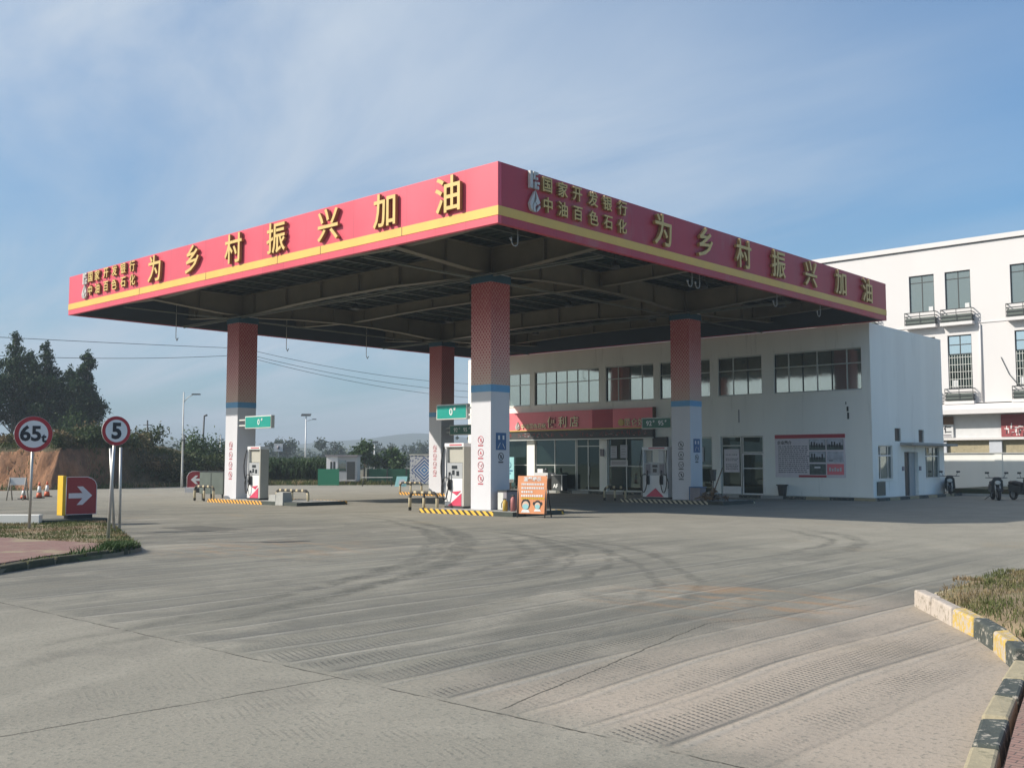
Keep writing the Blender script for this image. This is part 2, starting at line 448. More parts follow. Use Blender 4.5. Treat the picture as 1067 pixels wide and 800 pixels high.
# ------------------------------------------------------------------ mesh building
class MB:
    def __init__(self):
        self.v = []
        self.f = []
        self.fm = []
        self.fs = []
        self.mats = []

    def mi(self, m):
        if m not in self.mats:
            self.mats.append(m)
        return self.mats.index(m)

    def add(self, vs, fs, m, smooth=False):
        o = len(self.v)
        k = self.mi(m)
        self.v += [tuple(x) for x in vs]
        for f in fs:
            self.f.append([i + o for i in f])
            self.fm.append(k)
            self.fs.append(smooth)
        return self

    def box(self, x0, y0, z0, x1, y1, z1, m):
        x0, x1 = min(x0, x1), max(x0, x1)
        y0, y1 = min(y0, y1), max(y0, y1)
        z0, z1 = min(z0, z1), max(z0, z1)
        v = [(x0, y0, z0), (x1, y0, z0), (x1, y1, z0), (x0, y1, z0), (x0, y0, z1), (x1, y0, z1), (x1, y1, z1), (x0, y1, z1)]
        f = [(0, 3, 2, 1), (4, 5, 6, 7), (0, 1, 5, 4), (1, 2, 6, 5), (2, 3, 7, 6), (3, 0, 4, 7)]
        return self.add(v, f, m)

    def hexa(self, lo, hi, m):
        """two quads (lists of four points) joined"""
        v = list(lo) + list(hi)
        f = [(3, 2, 1, 0), (4, 5, 6, 7), (0, 1, 5, 4), (1, 2, 6, 5), (2, 3, 7, 6), (3, 0, 4, 7)]
        return self.add(v, f, m)

    def obox(self, c, s, rz, m, tilt=0.0):
        M = Matrix.Translation(c) @ Matrix.Rotation(rz, 4, 'Z') @ Matrix.Rotation(tilt, 4, 'X')
        hx, hy, hz = s[0] / 2, s[1] / 2, s[2] / 2
        v = [M @ Vector(p) for p in ((-hx, -hy, -hz), (hx, -hy, -hz), (hx, hy, -hz), (-hx, hy, -hz), (-hx, -hy, hz), (hx, -hy, hz), (hx, hy, hz), (-hx, hy, hz))]
        f = [(0, 3, 2, 1), (4, 5, 6, 7), (0, 1, 5, 4), (1, 2, 6, 5), (2, 3, 7, 6), (3, 0, 4, 7)]
        return self.add(v, f, m)

    def tube(self, pts, r, m, n=8, smooth=True):
        pts = [Vector(p) for p in pts]
        rs = r if isinstance(r, (list, tuple)) else [r] * len(pts)
        vs, fs = [], []
        up = None
        for i, p in enumerate(pts):
            a = pts[max(i - 1, 0)]
            b = pts[min(i + 1, len(pts) - 1)]
            d = (b - a)
            if d.length < 1e-9:
                d = Vector((0, 0, 1))
            d.normalize()
            if up is None:
                up = Vector((0, 0, 1)) if abs(d.z) < 0.9 else Vector((1, 0, 0))
            x = d.cross(up)
            if x.length < 1e-6:
                x = d.orthogonal()
            x.normalize()
            y = x.cross(d)
            up = y
            for k in range(n):
                a2 = 2 * math.pi * k / n
                vs.append(p + x * math.cos(a2) * rs[i] + y * math.sin(a2) * rs[i])
        for i in range(len(pts) - 1):
            for k in range(n):
                k2 = (k + 1) % n
                fs.append((i * n + k, i * n + k2, (i + 1) * n + k2, (i + 1) * n + k))
        self.add(vs, fs, m, smooth)
        o = len(self.v) - len(vs)
        k = self.mi(m)
        self.f.append([o + i for i in range(n)][::-1]); self.fm.append(k); self.fs.append(False)
        self.f.append([o + (len(pts) - 1) * n + i for i in range(n)]); self.fm.append(k); self.fs.append(False)
        return self

    def ring(self, c, ax, ay, r, t, m, n=24):
        """flat ring lying in plane of ax, ay with tube thickness t"""
        pts = [Vector(c) + Vector(ax) * math.cos(2 * math.pi * i / n) * r + Vector(ay) * math.sin(2 * math.pi * i / n) * r for i in range(n + 1)]
        return self.tube(pts, t, m, 5)

    def prism(self, poly, d, m):
        """poly: list of 3D points (planar); d: thickness vector"""
        n = len(poly)
        d = Vector(d)
        vs = [Vector(p) for p in poly] + [Vector(p) + d for p in poly]
        nrm = Vector((0, 0, 0))
        for i in range(n):
            a, b = vs[i], vs[(i + 1) % n]
            nrm += a.cross(b)
        flip = nrm.dot(d) > 0
        fs = []
        base = list(range(n))
        top = list(range(n, 2 * n))
        fs.append(base[::-1] if flip else base)
        fs.append(top if flip else top[::-1])
        for i in range(n):
            j = (i + 1) % n
            q = (i, j, n + j, n + i)
            fs.append(q if flip else q[::-1])
        return self.add(vs, fs, m)

    def mesh(self, name, org=(0, 0, 0)):
        me = bpy.data.meshes.new(name)
        o = Vector(org)
        me.from_pydata([tuple(Vector(p) - o) for p in self.v], [], self.f)
        for mm in self.mats:
            me.materials.append(mm)
        me.polygons.foreach_set('material_index', self.fm)
        me.polygons.foreach_set('use_smooth', self.fs)
        me.update()
        return me

    def build(self, name, parent=None, loc=None, local=False, bevel=0.0):
        """world coordinates unless local; parent chains must be unrotated when not local"""
        if local:
            org = Vector((0, 0, 0))
        elif loc is not None:
            org = Vector(loc)
        elif parent is not None:
            org = wloc(parent)
        else:
            org = Vector((0, 0, 0))
        ob = bpy.data.objects.new(name, self.mesh(name, org))
        COL.objects.link(ob)
        if parent is not None:
            ob.parent = parent
            if loc is not None and not local:
                ob.location = Vector(loc) - wloc(parent)
            if local and loc is not None:
                ob.location = loc
        elif loc is not None:
            ob.location = loc
        if bevel:
            bv = ob.modifiers.new('bevel', 'BEVEL')
            bv.width = bevel
            bv.segments = 2
            bv.limit_method = 'ANGLE'
        return ob


def wloc(o):
    v = Vector((0, 0, 0))
    while o is not None:
        v += o.location
        o = o.parent
    return v


def tag(o, label=None, cat=None, group=None, kind=None):
    if label:
        o['label'] = label
    if cat:
        o['category'] = cat
    if group:
        o['group'] = group
    if kind:
        o['kind'] = kind
    return o


def thing(name, label, cat, loc=(0, 0, 0), rz=0.0, group=None):
    o = bpy.data.objects.new(name, None)
    COL.objects.link(o)
    o.empty_display_size = 0.3
    o.location = loc
    o.rotation_euler = (0, 0, rz)
    return tag(o, label, cat, group)


def copy_tree(o, parent=None):
    c = o.copy()
    COL.objects.link(c)
    if parent is not None:
        c.parent = parent
    for ch in list(o.children):
        copy_tree(ch, c)
    return c


_TXT = {}


def text_mesh(body, size, depth, bold, mats, align='CENTER'):
    key = (body, size, depth, bold, tuple(m.name for m in mats), align)
    if key in _TXT:
        return _TXT[key]
    c = bpy.data.curves.new('txt', 'FONT')
    c.body = body
    c.size = size
    c.extrude = depth / 2
    c.offset = bold
    c.resolution_u = 3
    c.align_x = align
    c.align_y = 'CENTER'
    o = bpy.data.objects.new('txt', c)
    COL.objects.link(o)
    bpy.context.view_layer.update()
    me = bpy.data.meshes.new_from_object(o.evaluated_get(bpy.context.evaluated_depsgraph_get()))
    bpy.data.objects.remove(o)
    bpy.data.curves.remove(c)
    me.materials.clear()
    for m in mats:
        me.materials.append(m)
    # recentre vertically and sideways on the drawn shape
    vs = np.empty(len(me.vertices) * 3)
    me.vertices.foreach_get('co', vs)
    vs = vs.reshape(-1, 3)
    mid = (vs.max(0) + vs.min(0)) / 2
    vs[:, 1] -= mid[1]
    if align == 'CENTER':
        vs[:, 0] -= mid[0]
    me.vertices.foreach_set('co', vs.ravel())
    for p in me.polygons:
        p.material_index = 0 if (len(mats) == 1 or p.normal.z > 0.5) else 1
        p.use_smooth = False
    me.update()
    _TXT[key] = me
    return me


FACE_MY = (math.pi / 2, 0, 0)            # reads on a wall facing -Y
FACE_PX = (math.pi / 2, 0, math.pi / 2)  # reads on a wall facing +X


def text(name, body, size, depth, bold, mats, pos, rot, parent, align='CENTER', local=False):
    me = text_mesh(body, size, depth, bold, mats if isinstance(mats, (list, tuple)) else [mats], align)
    o = bpy.data.objects.new(name, me)
    COL.objects.link(o)
    o.parent = parent
    o.location = Vector(pos) if local else Vector(pos) - wloc(parent)
    o.rotation_euler = rot
    return o


def np_mesh(name, verts, faces, mats, smooth=False):
    me = bpy.data.meshes.new(name)
    me.from_pydata(verts.tolist() if hasattr(verts, 'tolist') else verts, [], faces.tolist() if hasattr(faces, 'tolist') else faces)
    for m in mats:
        me.materials.append(m)
    if smooth:
        me.polygons.foreach_set('use_smooth', [True] * len(me.polygons))
    me.update()
    return me


def link(name, me, parent=None, loc=(0, 0, 0)):
    o = bpy.data.objects.new(name, me)
    COL.objects.link(o)
    o.location = loc
    if parent is not None:
        o.parent = parent
    return o


# ------------------------------------------------------------------ ground
def forecourt_mat():
    m, t, p = principled('worn forecourt concrete')
    pos = t.n('ShaderNodeNewGeometry').outputs['Position']
    sp = t.n('ShaderNodeSeparateXYZ')
    t.l(pos, sp.inputs[0])
    X, Y = sp.outputs[0], sp.outputs[1]
    big = t.noise(pos, 0.16, 4, 0.55)
    mid = t.noise(pos, 1.1, 6, 0.65)
    fine = t.noise(pos, 22, 4, 0.7)
    c = t.mix(t.ramp(big, 0.3, 0.7), (0.175, 0.166, 0.138), (0.246, 0.235, 0.193))
    pale = t.noise(t.scl(pos, (1.0, 0.55, 1.0)), 0.55, 8, 0.70, 0.6)
    c = t.mix(t.ramp(pale, 0.47, 0.66, 0, 0.62), c, (0.354, 0.329, 0.273))
    worn = t.noise(pos, 0.95, 8, 0.72, 0.5)
    c = t.mix(t.ramp(worn, 0.50, 0.66, 0, 0.62), c, (0.124, 0.121, 0.106))
    # long brushed bands running along Y
    st = t.noise(t.scl(pos, (1.0, 0.06, 1.0)), 2.0, 5, 0.62)
    st2 = t.noise(t.scl(pos, (1.0, 0.05, 1.0)), 7.5, 6, 0.7)
    zone = t.m('MULTIPLY', t.ramp(Y, 5.0, 6.0), t.ramp(Y, 30.0, 16.0))
    k = t.m('MULTIPLY', t.ramp(st, 0.42, 0.66), zone)
    c = t.mix(t.m('MULTIPLY', k, 0.66), c, (0.113, 0.113, 0.100))
    k = t.m('MULTIPLY', t.ramp(st2, 0.50, 0.74), zone)
    c = t.mix(t.m('MULTIPLY', k, 0.40), c, (0.340, 0.324, 0.272))
    # paler dusty slabs at the near right and near left
    k = t.m('MULTIPLY', t.ramp(t.m('ADD', X, t.m('MULTIPLY', t.m('SUBTRACT', big, 0.5), 3.0)), -6.8, -4.2), t.m('MULTIPLY', t.ramp(Y, 5.0, 6.0), t.ramp(Y, 14.5, 11.6)))
    c = t.mix(t.m('MULTIPLY', k, 0.92), c, t.mix(mid, (0.369, 0.309, 0.250), (0.426, 0.361, 0.295)))
    k = t.ramp(Y, 5.45, 5.2)
    c = t.mix(t.m('MULTIPLY', k, t.ramp(big, 0.25, 0.7, 0.05, 0.55)), c, (0.290, 0.268, 0.222))
    # pale far concrete
    k = t.ramp(Y, 15.0, 26.0)
    c = t.mix(t.m('MULTIPLY', k, t.ramp(mid, 0.2, 0.8, 0.35, 0.8)), c, (0.330, 0.305, 0.250))
    # darker trafficked sweep
    n2 = t.noise(t.scl(pos, (0.5, 0.5, 1)), 0.5, 5, 0.6, 0.8)
    k = t.m('MULTIPLY', t.ramp(n2, 0.50, 0.70), t.m('MULTIPLY', t.ramp(Y, 5.0, 9.0), t.ramp(Y, 27.0, 18.0)))
    c = t.mix(t.m('MULTIPLY', k, 0.45), c, (0.113, 0.113, 0.100))
    # curved tyre marks
    arcs = []
    for (cx, cy, rr, dx, dy, wd) in ((-28.56, 2.53, 18.58, 0.725, 0.688, 0.20), (-20.75, 8.99, 10.25, 0.78, 0.62, 0.20), (-19.03, 9.19, 9.72, 0.81, 0.587, 0.09),
                                     (-17.5, 17.67, 8.86, 0.90, 0.43, 0.18), (-33.2, -1.75, 24.6, 0.728, 0.685, 0.16), (-21, 4.0, 15.6, 0.6, 0.8, 0.12)):
        arcs.append((cx, cy, rr, dx, dy, wd))
        arcs.append((cx, cy, rr - 0.62, dx, dy, wd * 0.8))
    brk = t.m('MULTIPLY', t.ramp(t.noise(pos, 1.6, 5, 0.75), 0.32, 0.60), t.ramp(t.noise(pos, 9.0, 4, 0.7), 0.34, 0.58, 0.35, 1.0))
    for (cx, cy, rr, dx, dy, wd) in arcs:
        v = t.vm('SUBTRACT', pos, (cx, cy, 0.0))
        dist = t.vm('LENGTH', v)
        dist = t.m('ADD', dist, t.m('MULTIPLY', t.m('SUBTRACT', t.noise(pos, 0.45, 4, 0.6), 0.5), 0.9))
        ring = t.ramp(t.m('ABSOLUTE', t.m('SUBTRACT', dist, rr)), wd * 1.3, wd * 0.35)
        gate = t.ramp(t.m('DIVIDE', t.vm('DOT_PRODUCT', v, (dx, dy, 0.0)), rr), 0.80, 0.97)
        c = t.mix(t.m('MULTIPLY', t.m('MULTIPLY', ring, gate), t.m('MULTIPLY', brk, 0.72)), c, (0.071, 0.072, 0.062))
    # rusty stain bands
    k = t.m('MULTIPLY', t.m('MULTIPLY', t.ramp(X, -9.2, -7.0), t.ramp(X, -4.9, -5.9)), t.m('MULTIPLY', t.ramp(Y, 9.6, 11.0), t.ramp(Y, 13.6, 12.4)))
    rust = t.ramp(t.noise(t.scl(pos, (0.45, 1.8, 1)), 1.6, 4, 0.6), 0.46, 0.62)
    c = t.mix(t.m('MULTIPLY', t.m('MULTIPLY', k, rust), 0.62), c, (0.320, 0.193, 0.100))
    k = t.m('MULTIPLY', t.ramp(t.vm('DISTANCE', pos, (-17.6, 12.2, 0.0)), 3.0, 1.0), rust)
    c = t.mix(t.m('MULTIPLY', k, 0.5), c, (0.330, 0.218, 0.127))
    drift = t.noise(t.scl(pos, (0.5, 1.0, 1)), 0.42, 7, 0.7, 0.8)
    c = t.mix(t.m('MULTIPLY', t.ramp(drift, 0.56, 0.72, 0, 0.55), t.ramp(Y, 8.0, 11.0)), c, (0.290, 0.235, 0.160))
    # repaired dark patch and an oil film near the left dispenser
    k = t.m('MULTIPLY', t.m('MULTIPLY', t.ramp(X, -25.4, -25.2), t.ramp(X, -22.9, -23.1)), t.m('MULTIPLY', t.ramp(Y, 13.75, 13.9), t.ramp(Y, 15.15, 15.0)))
    c = t.mix(t.m('MULTIPLY', k, 0.75), c, (0.088, 0.086, 0.076))
    # ribs left by the screed: pale ridge, dark trough and rows of pressed ripples between
    uu = t.m('ADD', t.m('DIVIDE', X, 0.66), t.m('MULTIPLY', t.noise(t.scl(pos, (1.0, 0.4, 1.0)), 0.5, 2, 0.5), 0.9))
    fr = t.m('FRACT', uu)
    rm = t.m('MULTIPLY', t.ramp(Y, 5.3, 5.5), t.ramp(Y, 24.0, 12.0))
    rm = t.m('MULTIPLY', rm, t.m('MULTIPLY', t.ramp(X, -2.7, -3.4), t.ramp(X, -26.0, -17.0)))
    patchy = t.ramp(t.noise(t.scl(pos, (1.0, 0.3, 1.0)), 0.9, 5, 0.7), 0.34, 0.60)
    ridge = t.m('MULTIPLY', t.ramp(fr, 0.0, 0.07), t.ramp(fr, 0.17, 0.09))
    trough = t.m('MULTIPLY', t.ramp(fr, 0.90, 0.955), t.ramp(fr, 1.0, 0.965))
    c = t.mix(t.m('MULTIPLY', t.m('MULTIPLY', ridge, rm), t.m('MULTIPLY', patchy, 0.38)), c, (0.330, 0.319, 0.290))
    c = t.mix(t.m('MULTIPLY', t.m('MULTIPLY', trough, rm), t.m('MULTIPLY', patchy, 0.66)), c, (0.083, 0.083, 0.077))
    grade = t.ramp(fr, 0.30, 0.92, 0.0, 0.34)
    c = t.mix(t.m('MULTIPLY', t.m('MULTIPLY', grade, rm), patchy), c, (0.111, 0.112, 0.106))
    a = t.m('SINE', t.m('ADD', t.m('MULTIPLY', t.m('ADD', Y, t.m('MULTIPLY', X, 0.35)), 2 * math.pi / 0.066), t.m('MULTIPLY', t.noise(pos, 1.4, 2, 0.5), 7.0)))
    b = t.m('SINE', t.m('MULTIPLY', t.m('ADD', X, t.m('MULTIPLY', Y, 0.08)), 2 * math.pi / 0.046))
    rip = t.ramp(a, 0.1, 0.75)
    dots = t.m('MULTIPLY', rip, t.ramp(b, -0.75, 0.1, 0.35, 1.0))
    inb = t.m('MULTIPLY', t.ramp(fr, 0.22, 0.36), t.ramp(fr, 0.93, 0.80))
    pn = t.ramp(t.noise(t.scl(pos, (1.0, 0.35, 1.0)), 1.1, 4, 0.6), 0.43, 0.56)
    zone2 = t.m('MULTIPLY', t.m('MULTIPLY', t.ramp(X, -10.5, -6.0), t.ramp(X, -2.75, -3.3)), t.m('MULTIPLY', t.ramp(Y, 5.3, 5.45), t.ramp(Y, 12.5, 8.8)))
    left = t.m('MULTIPLY', t.m('MULTIPLY', t.ramp(X, -9.0, -6.8), t.ramp(X, -3.0, -4.2)), t.m('MULTIPLY', t.ramp(Y, 3.2, 3.8), t.ramp(Y, 5.3, 5.15)))
    kk = t.m('MULTIPLY', t.m('MULTIPLY', dots, pn), t.m('ADD', t.m('MULTIPLY', zone2, inb), t.m('MULTIPLY', t.m('MULTIPLY', left, t.ramp(t.noise(pos, 2.6, 4, 0.65), 0.48, 0.62)), 0.30), clamp=True))
    c = t.mix(t.m('MULTIPLY', kk, 0.70), c, (0.070, 0.067, 0.061))
    # joints
    jn = t.noise(pos, 2.3, 4, 0.7)
    wob = t.m('MULTIPLY', t.m('SUBTRACT', jn, 0.5), 0.10)

    def seg(x0, y0, x1, y1, wd, dark, brkup=0.35):
        nonlocal c
        L = math.hypot(x1 - x0, y1 - y0)
        dx, dy = (x1 - x0) / L, (y1 - y0) / L
        v = t.vm('SUBTRACT', pos, (x0, y0, 0.0))
        al = t.vm('DOT_PRODUCT', v, (dx, dy, 0.0))
        ac = t.m('ABSOLUTE', t.m('ADD', t.vm('DOT_PRODUCT', v, (-dy, dx, 0.0)), wob))
        k = t.m('MULTIPLY', t.ramp(ac, wd, wd * 0.4), t.m('MULTIPLY', t.ramp(al, -0.1, 0.1), t.ramp(al, L + 0.1, L - 0.1)))
        k = t.m('MULTIPLY', k, t.ramp(jn, brkup, brkup + 0.2))
        c = t.mix(t.m('MULTIPLY', k, dark), c, (0.042, 0.040, 0.032))

    seg(-16.5, 5.20, -2.2, 5.32, 0.016, 0.9)
    seg(-6.72, 5.28, -7.0, 1.0, 0.014, 0.9, 0.2)
    seg(-5.02, 5.4, -6.0, 9.7, 0.014, 0.85, 0.2)
    seg(-6.0, 9.7, -5.3, 12.3, 0.014, 0.7, 0.25)
    seg(-23.3, 12.1, -21.0, 18.7, 0.05, 0.8)
    seg(-21.0, 18.7, -20.2, 27.0, 0.05, 0.6)
    seg(-20.4, 10.9, -18.6, 14.0, 0.035, 0.7)
    seg(-32.7, 16.7, -27.3, 23.4, 0.12, 0.75, 0.28)
    seg(-40.0, 12.0, -32.7, 16.7, 0.12, 0.7, 0.28)
    seg(-36.5, 24.6, -27.0, 29.0, 0.07, 0.5, 0.34)
    seg(-29.5, 6.0, -18.8, 17.0, 0.03, 0.45, 0.4)
    seg(-27.3, 23.4, -19.0, 26.2, 0.04, 0.6, 0.3)
    # fine mottling, spots
    c = t.mix(t.ramp(fine, 0.50, 0.70, 0, 0.62), c, (0.109, 0.123, 0.107))
    c = t.mix(t.ramp(t.noise(pos, 60, 3, 0.7), 0.52, 0.70, 0, 0.50), c, (0.408, 0.357, 0.299))
    c = t.mix(t.ramp(t.noise(pos, 5.0, 6, 0.8), 0.56, 0.72, 0, 0.55), c, (0.143, 0.138, 0.117))
    t.l(c, p.inputs['Base Color'])
    p.inputs['Roughness'].default_value = 0.92
    p.inputs['Specular IOR Level'].default_value = 0.2
    bm = t.n('ShaderNodeBump')
    bm.inputs['Strength'].default_value = 0.5
    bm.inputs['Distance'].default_value = 0.012
    t.l(t.m('ADD', t.m('SUBTRACT', fine, kk), t.m('MULTIPLY', t.m('SUBTRACT', ridge, trough), t.m('MULTIPLY', rm, 0.7))), bm.inputs['Height'])
    t.l(bm.outputs[0], p.inputs['Normal'])
    return m


def land_mat():
    m, t, p = principled('rough grassy land')
    pos = t.n('ShaderNodeNewGeometry').outputs['Position']
    a = t.noise(pos, 0.08, 6, 0.65)
    b = t.noise(pos, 1.2, 6, 0.7)
    c = t.mix(t.ramp(a, 0.35, 0.65), (0.070, 0.082, 0.034), (0.17, 0.125, 0.075))
    c = t.mix(t.ramp(b, 0.45, 0.7, 0, 0.6), c, (0.055, 0.065, 0.025))
    t.l(c, p.inputs['Base Color'])
    p.inputs['Roughness'].default_value = 0.95
    bm = t.n('ShaderNodeBump')
    bm.inputs['Strength'].default_value = 0.6
    t.l(b, bm.inputs['Height'])
    t.l(bm.outputs[0], p.inputs['Normal'])
    return m


g = MB()
S = 4100
g.add([(-S, -S, -0.10), (S, -S, -0.10), (S, S, -0.10), (-S, S, -0.10)], [(0, 1, 2, 3)], land_mat())
tag(g.build('ground'), kind='structure')

# concrete yard: one slab with a real edge
yard = [(-60, 54), (-63.6, 48.6), (-65.2, 42.0), (-66.2, 38.0), (-65.2, 33.5), (-64.2, 28.0), (-64.5, 22.0), (-66.0, 10.0), (-66, -14), (30, -14), (30, 64.5), (-50, 64.5)]
g = MB()
g.prism([(x, y, -0.3) for x, y in yard], (0, 0, 0.3), forecourt_mat())
tag(g.build('forecourt'), kind='structure')

# ------------------------------------------------------------------ far hills (terrain)
def hill_mat():
    m, t, p = principled('wooded hillside')
    pos = t.n('ShaderNodeNewGeometry').outputs['Position']
    a = t.noise(pos, 0.02, 6, 0.7)
    c = t.mix(t.ramp(a, 0.35, 0.65), (0.030, 0.050, 0.030), (0.075, 0.090, 0.055))
    t.l(c, p.inputs['Base Color'])
    p.inputs['Roughness'].default_value = 1.0
    return m


def hills(name, d0, d1, az0, az1, profile, seed):
    rng = np.random.default_rng(seed)
    na, nd = 90, 14
    vs, fs = [], []
    ph = rng.uniform(0, 6.28, 6)
    for j in range(nd):
        v = j / (nd - 1)
        for i in range(na):
            u = i / (na - 1)
            az = R(az0 + (az1 - az0) * u)
            d = d0 + (d1 - d0) * v
            h = profile(u) * math.sin(math.pi * min(1, v * 1.15)) ** 0.9 if v < 0.87 else profile(u) * 0.3 * (1 - v)
            h *= 1 + 0.10 * math.sin(21 * u + ph[0] + 5 * v) + 0.06 * math.sin(57 * u + ph[1] + 9 * v)
            vs.append((d * -math.sin(az), d * math.cos(az), h - 0.6))
    for j in range(nd - 1):
        for i in range(na - 1):
            a = j * na + i
            fs.append((a, a + 1, a + na + 1, a + na))
    o = link(name, np_mesh(name, vs, fs, [hill_mat()], True))
    return tag(o, kind='structure')


# azimuths measured to the left of +Y; view centre is 42.4
hills('hills', 620, 980, 40, 78, lambda u: 15 + 5 * math.sin(2.2 + 7.5 * u) + 3 * math.sin(19 * u + 1.0), 3)
hills('hills', 1250, 2000, 30, 85, lambda u: 38 + 8 * math.sin(0.8 + 8 * u) + 4 * math.sin(23 * u), 5)


# ------------------------------------------------------------------ haze
def haze():
    m = bpy.data.materials.new('pale air')
    m.use_nodes = True
    t = NT(m.node_tree)
    v = t.n('ShaderNodeVolumePrincipled')
    v.inputs['Color'].default_value = (0.60, 0.69, 0.78, 1)
    v.inputs['Density'].default_value = 0.00085
    v.inputs['Anisotropy'].default_value = 0.0
    o = t.n('ShaderNodeOutputMaterial')
    t.l(v.outputs[0], o.inputs['Volume'])
    b = MB()
    b.box(-4200, -4200, -1.4, 4200, 4200, 58, m)
    o = b.build('haze')
    return tag(o, kind='stuff')


haze()

# ------------------------------------------------------------------ fuel canopy
CX0, CX1, CY0, CY1 = -44.20, -18.44, 19.67, 45.47
ZB, ZT = 8.12, 9.81
canopy = thing('fuel_canopy', 'big red flat canopy on four columns with gold characters along its edges', 'canopy', (-31.3, 32.4, 0))
TH = 0.14


def fascia(x0, y0, x1, y1, m, nx, ny):
    f = MB()
    f.box(x0, y0, ZB, x1, y1, ZT, m)
    o = f.build('fascia_panel', canopy, bevel=0.01)
    return o


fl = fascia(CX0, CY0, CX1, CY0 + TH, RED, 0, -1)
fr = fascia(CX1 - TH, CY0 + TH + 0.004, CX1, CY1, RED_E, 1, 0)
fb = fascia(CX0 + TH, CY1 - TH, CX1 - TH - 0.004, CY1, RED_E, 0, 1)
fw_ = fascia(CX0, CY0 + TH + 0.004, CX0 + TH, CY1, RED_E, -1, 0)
s = MB(); s.box(CX0 + 0.003, CY0 - 0.012, 8.345, CX1 + 0.012, CY0 - 0.002, 8.60, STRIPE); s.build('stripe', fl)
s = MB(); s.box(CX1 + 0.002, CY0 - 0.002, 8.345, CX1 + 0.012, CY1 - 0.01, 8.60, STRIPE); s.build('stripe', fr)
# sheet joints on the lit face
for x in (-22.3, -26.2, -28.55, -33.0, -37.9):
    j = MB(); j.box(x - 0.012, CY0 - 0.016, 8.345, x + 0.012, CY0 - 0.0125, 8.60, WOOD); j.build('panel_joint', fl)
# lining added behind the panels, its dark colour stands for their shade
ln = MB()
i = 0.02
ln.box(CX0 + TH + i, CY0 + TH + i, ZB + 0.03, CX1 - TH - i, CY0 + TH + i + 0.05, ZT - 0.1, NAVY)
ln.box(CX0 + TH + i, CY1 - TH - i - 0.05, ZB + 0.03, CX1 - TH - i, CY1 - TH - i, ZT - 0.1, NAVY)
ln.box(CX0 + TH + i, CY0 + TH + 0.1, ZB + 0.03, CX0 + TH + i + 0.05, CY1 - TH - 0.1, ZT - 0.1, NAVY)
ln.box(CX1 - TH - i - 0.05, CY0 + TH + 0.1, ZB + 0.03, CX1 - TH - i, CY1 - TH - 0.1, ZT - 0.1, NAVY)
ln.build('fascia_shade_lining', canopy)
dk = MB()
dk.box(CX0 + TH, CY0 + TH, 9.28, CX1 - TH, CY1 - TH, 9.36, SOFFIT)
for k in range(62):       # sheet ribs
    y = CY0 + 0.4 + k * 0.405
    dk.box(CX0 + 0.3, y, 9.235, CX1 - 0.3, y + 0.10, 9.278, SOFFIT)
dk.build('roof_deck', canopy)

XC = (-39.35, -24.10)     # column centre lines
YC = (25.33, 37.60)


def h_beam(axis, a0, a1, c, zb, zt, hw=0.16, taper=None):
    """welded H beam along axis; bottom flange may rise towards the free ends"""
    b = MB()
    n = 12
    for i in range(n):
        u0, u1 = a0 + (a1 - a0) * i / n, a0 + (a1 - a0) * (i + 1) / n
        z0 = zb if taper is None else taper(u0)
        z1 = zb if taper is None else taper(u1)

        def P(u, o, z):
            return (u, c + o, z) if axis == 'X' else (c + o, u, z)
        b.hexa([P(u0, -hw, z0), P(u1, -hw, z1), P(u1, hw, z1), P(u0, hw, z0)], [P(u0, -hw, z0 + 0.03), P(u1, -hw, z1 + 0.03), P(u1, hw, z1 + 0.03), P(u0, hw, z0 + 0.03)], BEAM)
        b.hexa([P(u0, -0.02, z0 + 0.03), P(u1, -0.02, z1 + 0.03), P(u1, 0.02, z1 + 0.03), P(u0, 0.02, z0 + 0.03)], [P(u0, -0.02, zt - 0.03), P(u1, -0.02, zt - 0.03), P(u1, 0.02, zt - 0.03), P(u0, 0.02, zt - 0.03)], BEAM)
    if axis == 'X':
        b.box(a0, c - hw, zt - 0.03, a1, c + hw, zt, BEAM)
        for u in np.arange(a0 + 0.8, a1 - 0.4, 2.4):
            b.box(u - 0.008, c - hw + 0.01, (taper(u) if taper else zb) + 0.032, u + 0.008, c + hw - 0.01, zt - 0.032, BEAM)
    else:
        b.box(c - hw, a0, zt - 0.03, c + hw, a1, zt, BEAM)
        for u in np.arange(a0 + 0.8, a1 - 0.4, 2.4):
            b.box(c - hw + 0.01, u - 0.008, (taper(u) if taper else zb) + 0.032, c + hw - 0.01, u + 0.008, zt - 0.032, BEAM)
    return b


def haunch(cols, lo, mid, edge, e0, e1):
    def f(u):
        d = min(abs(u - c) for c in cols)
        if u < min(cols):
            k = (min(cols) - u) / (min(cols) - e0)
            return lo + (edge - lo) * k
        if u > max(cols):
            k = (u - max(cols)) / (e1 - max(cols))
            return lo + (edge - lo) * k
        k = min(1, d / ((max(cols) - min(cols)) * 0.32))
        return lo + (mid - lo) * k
    return f


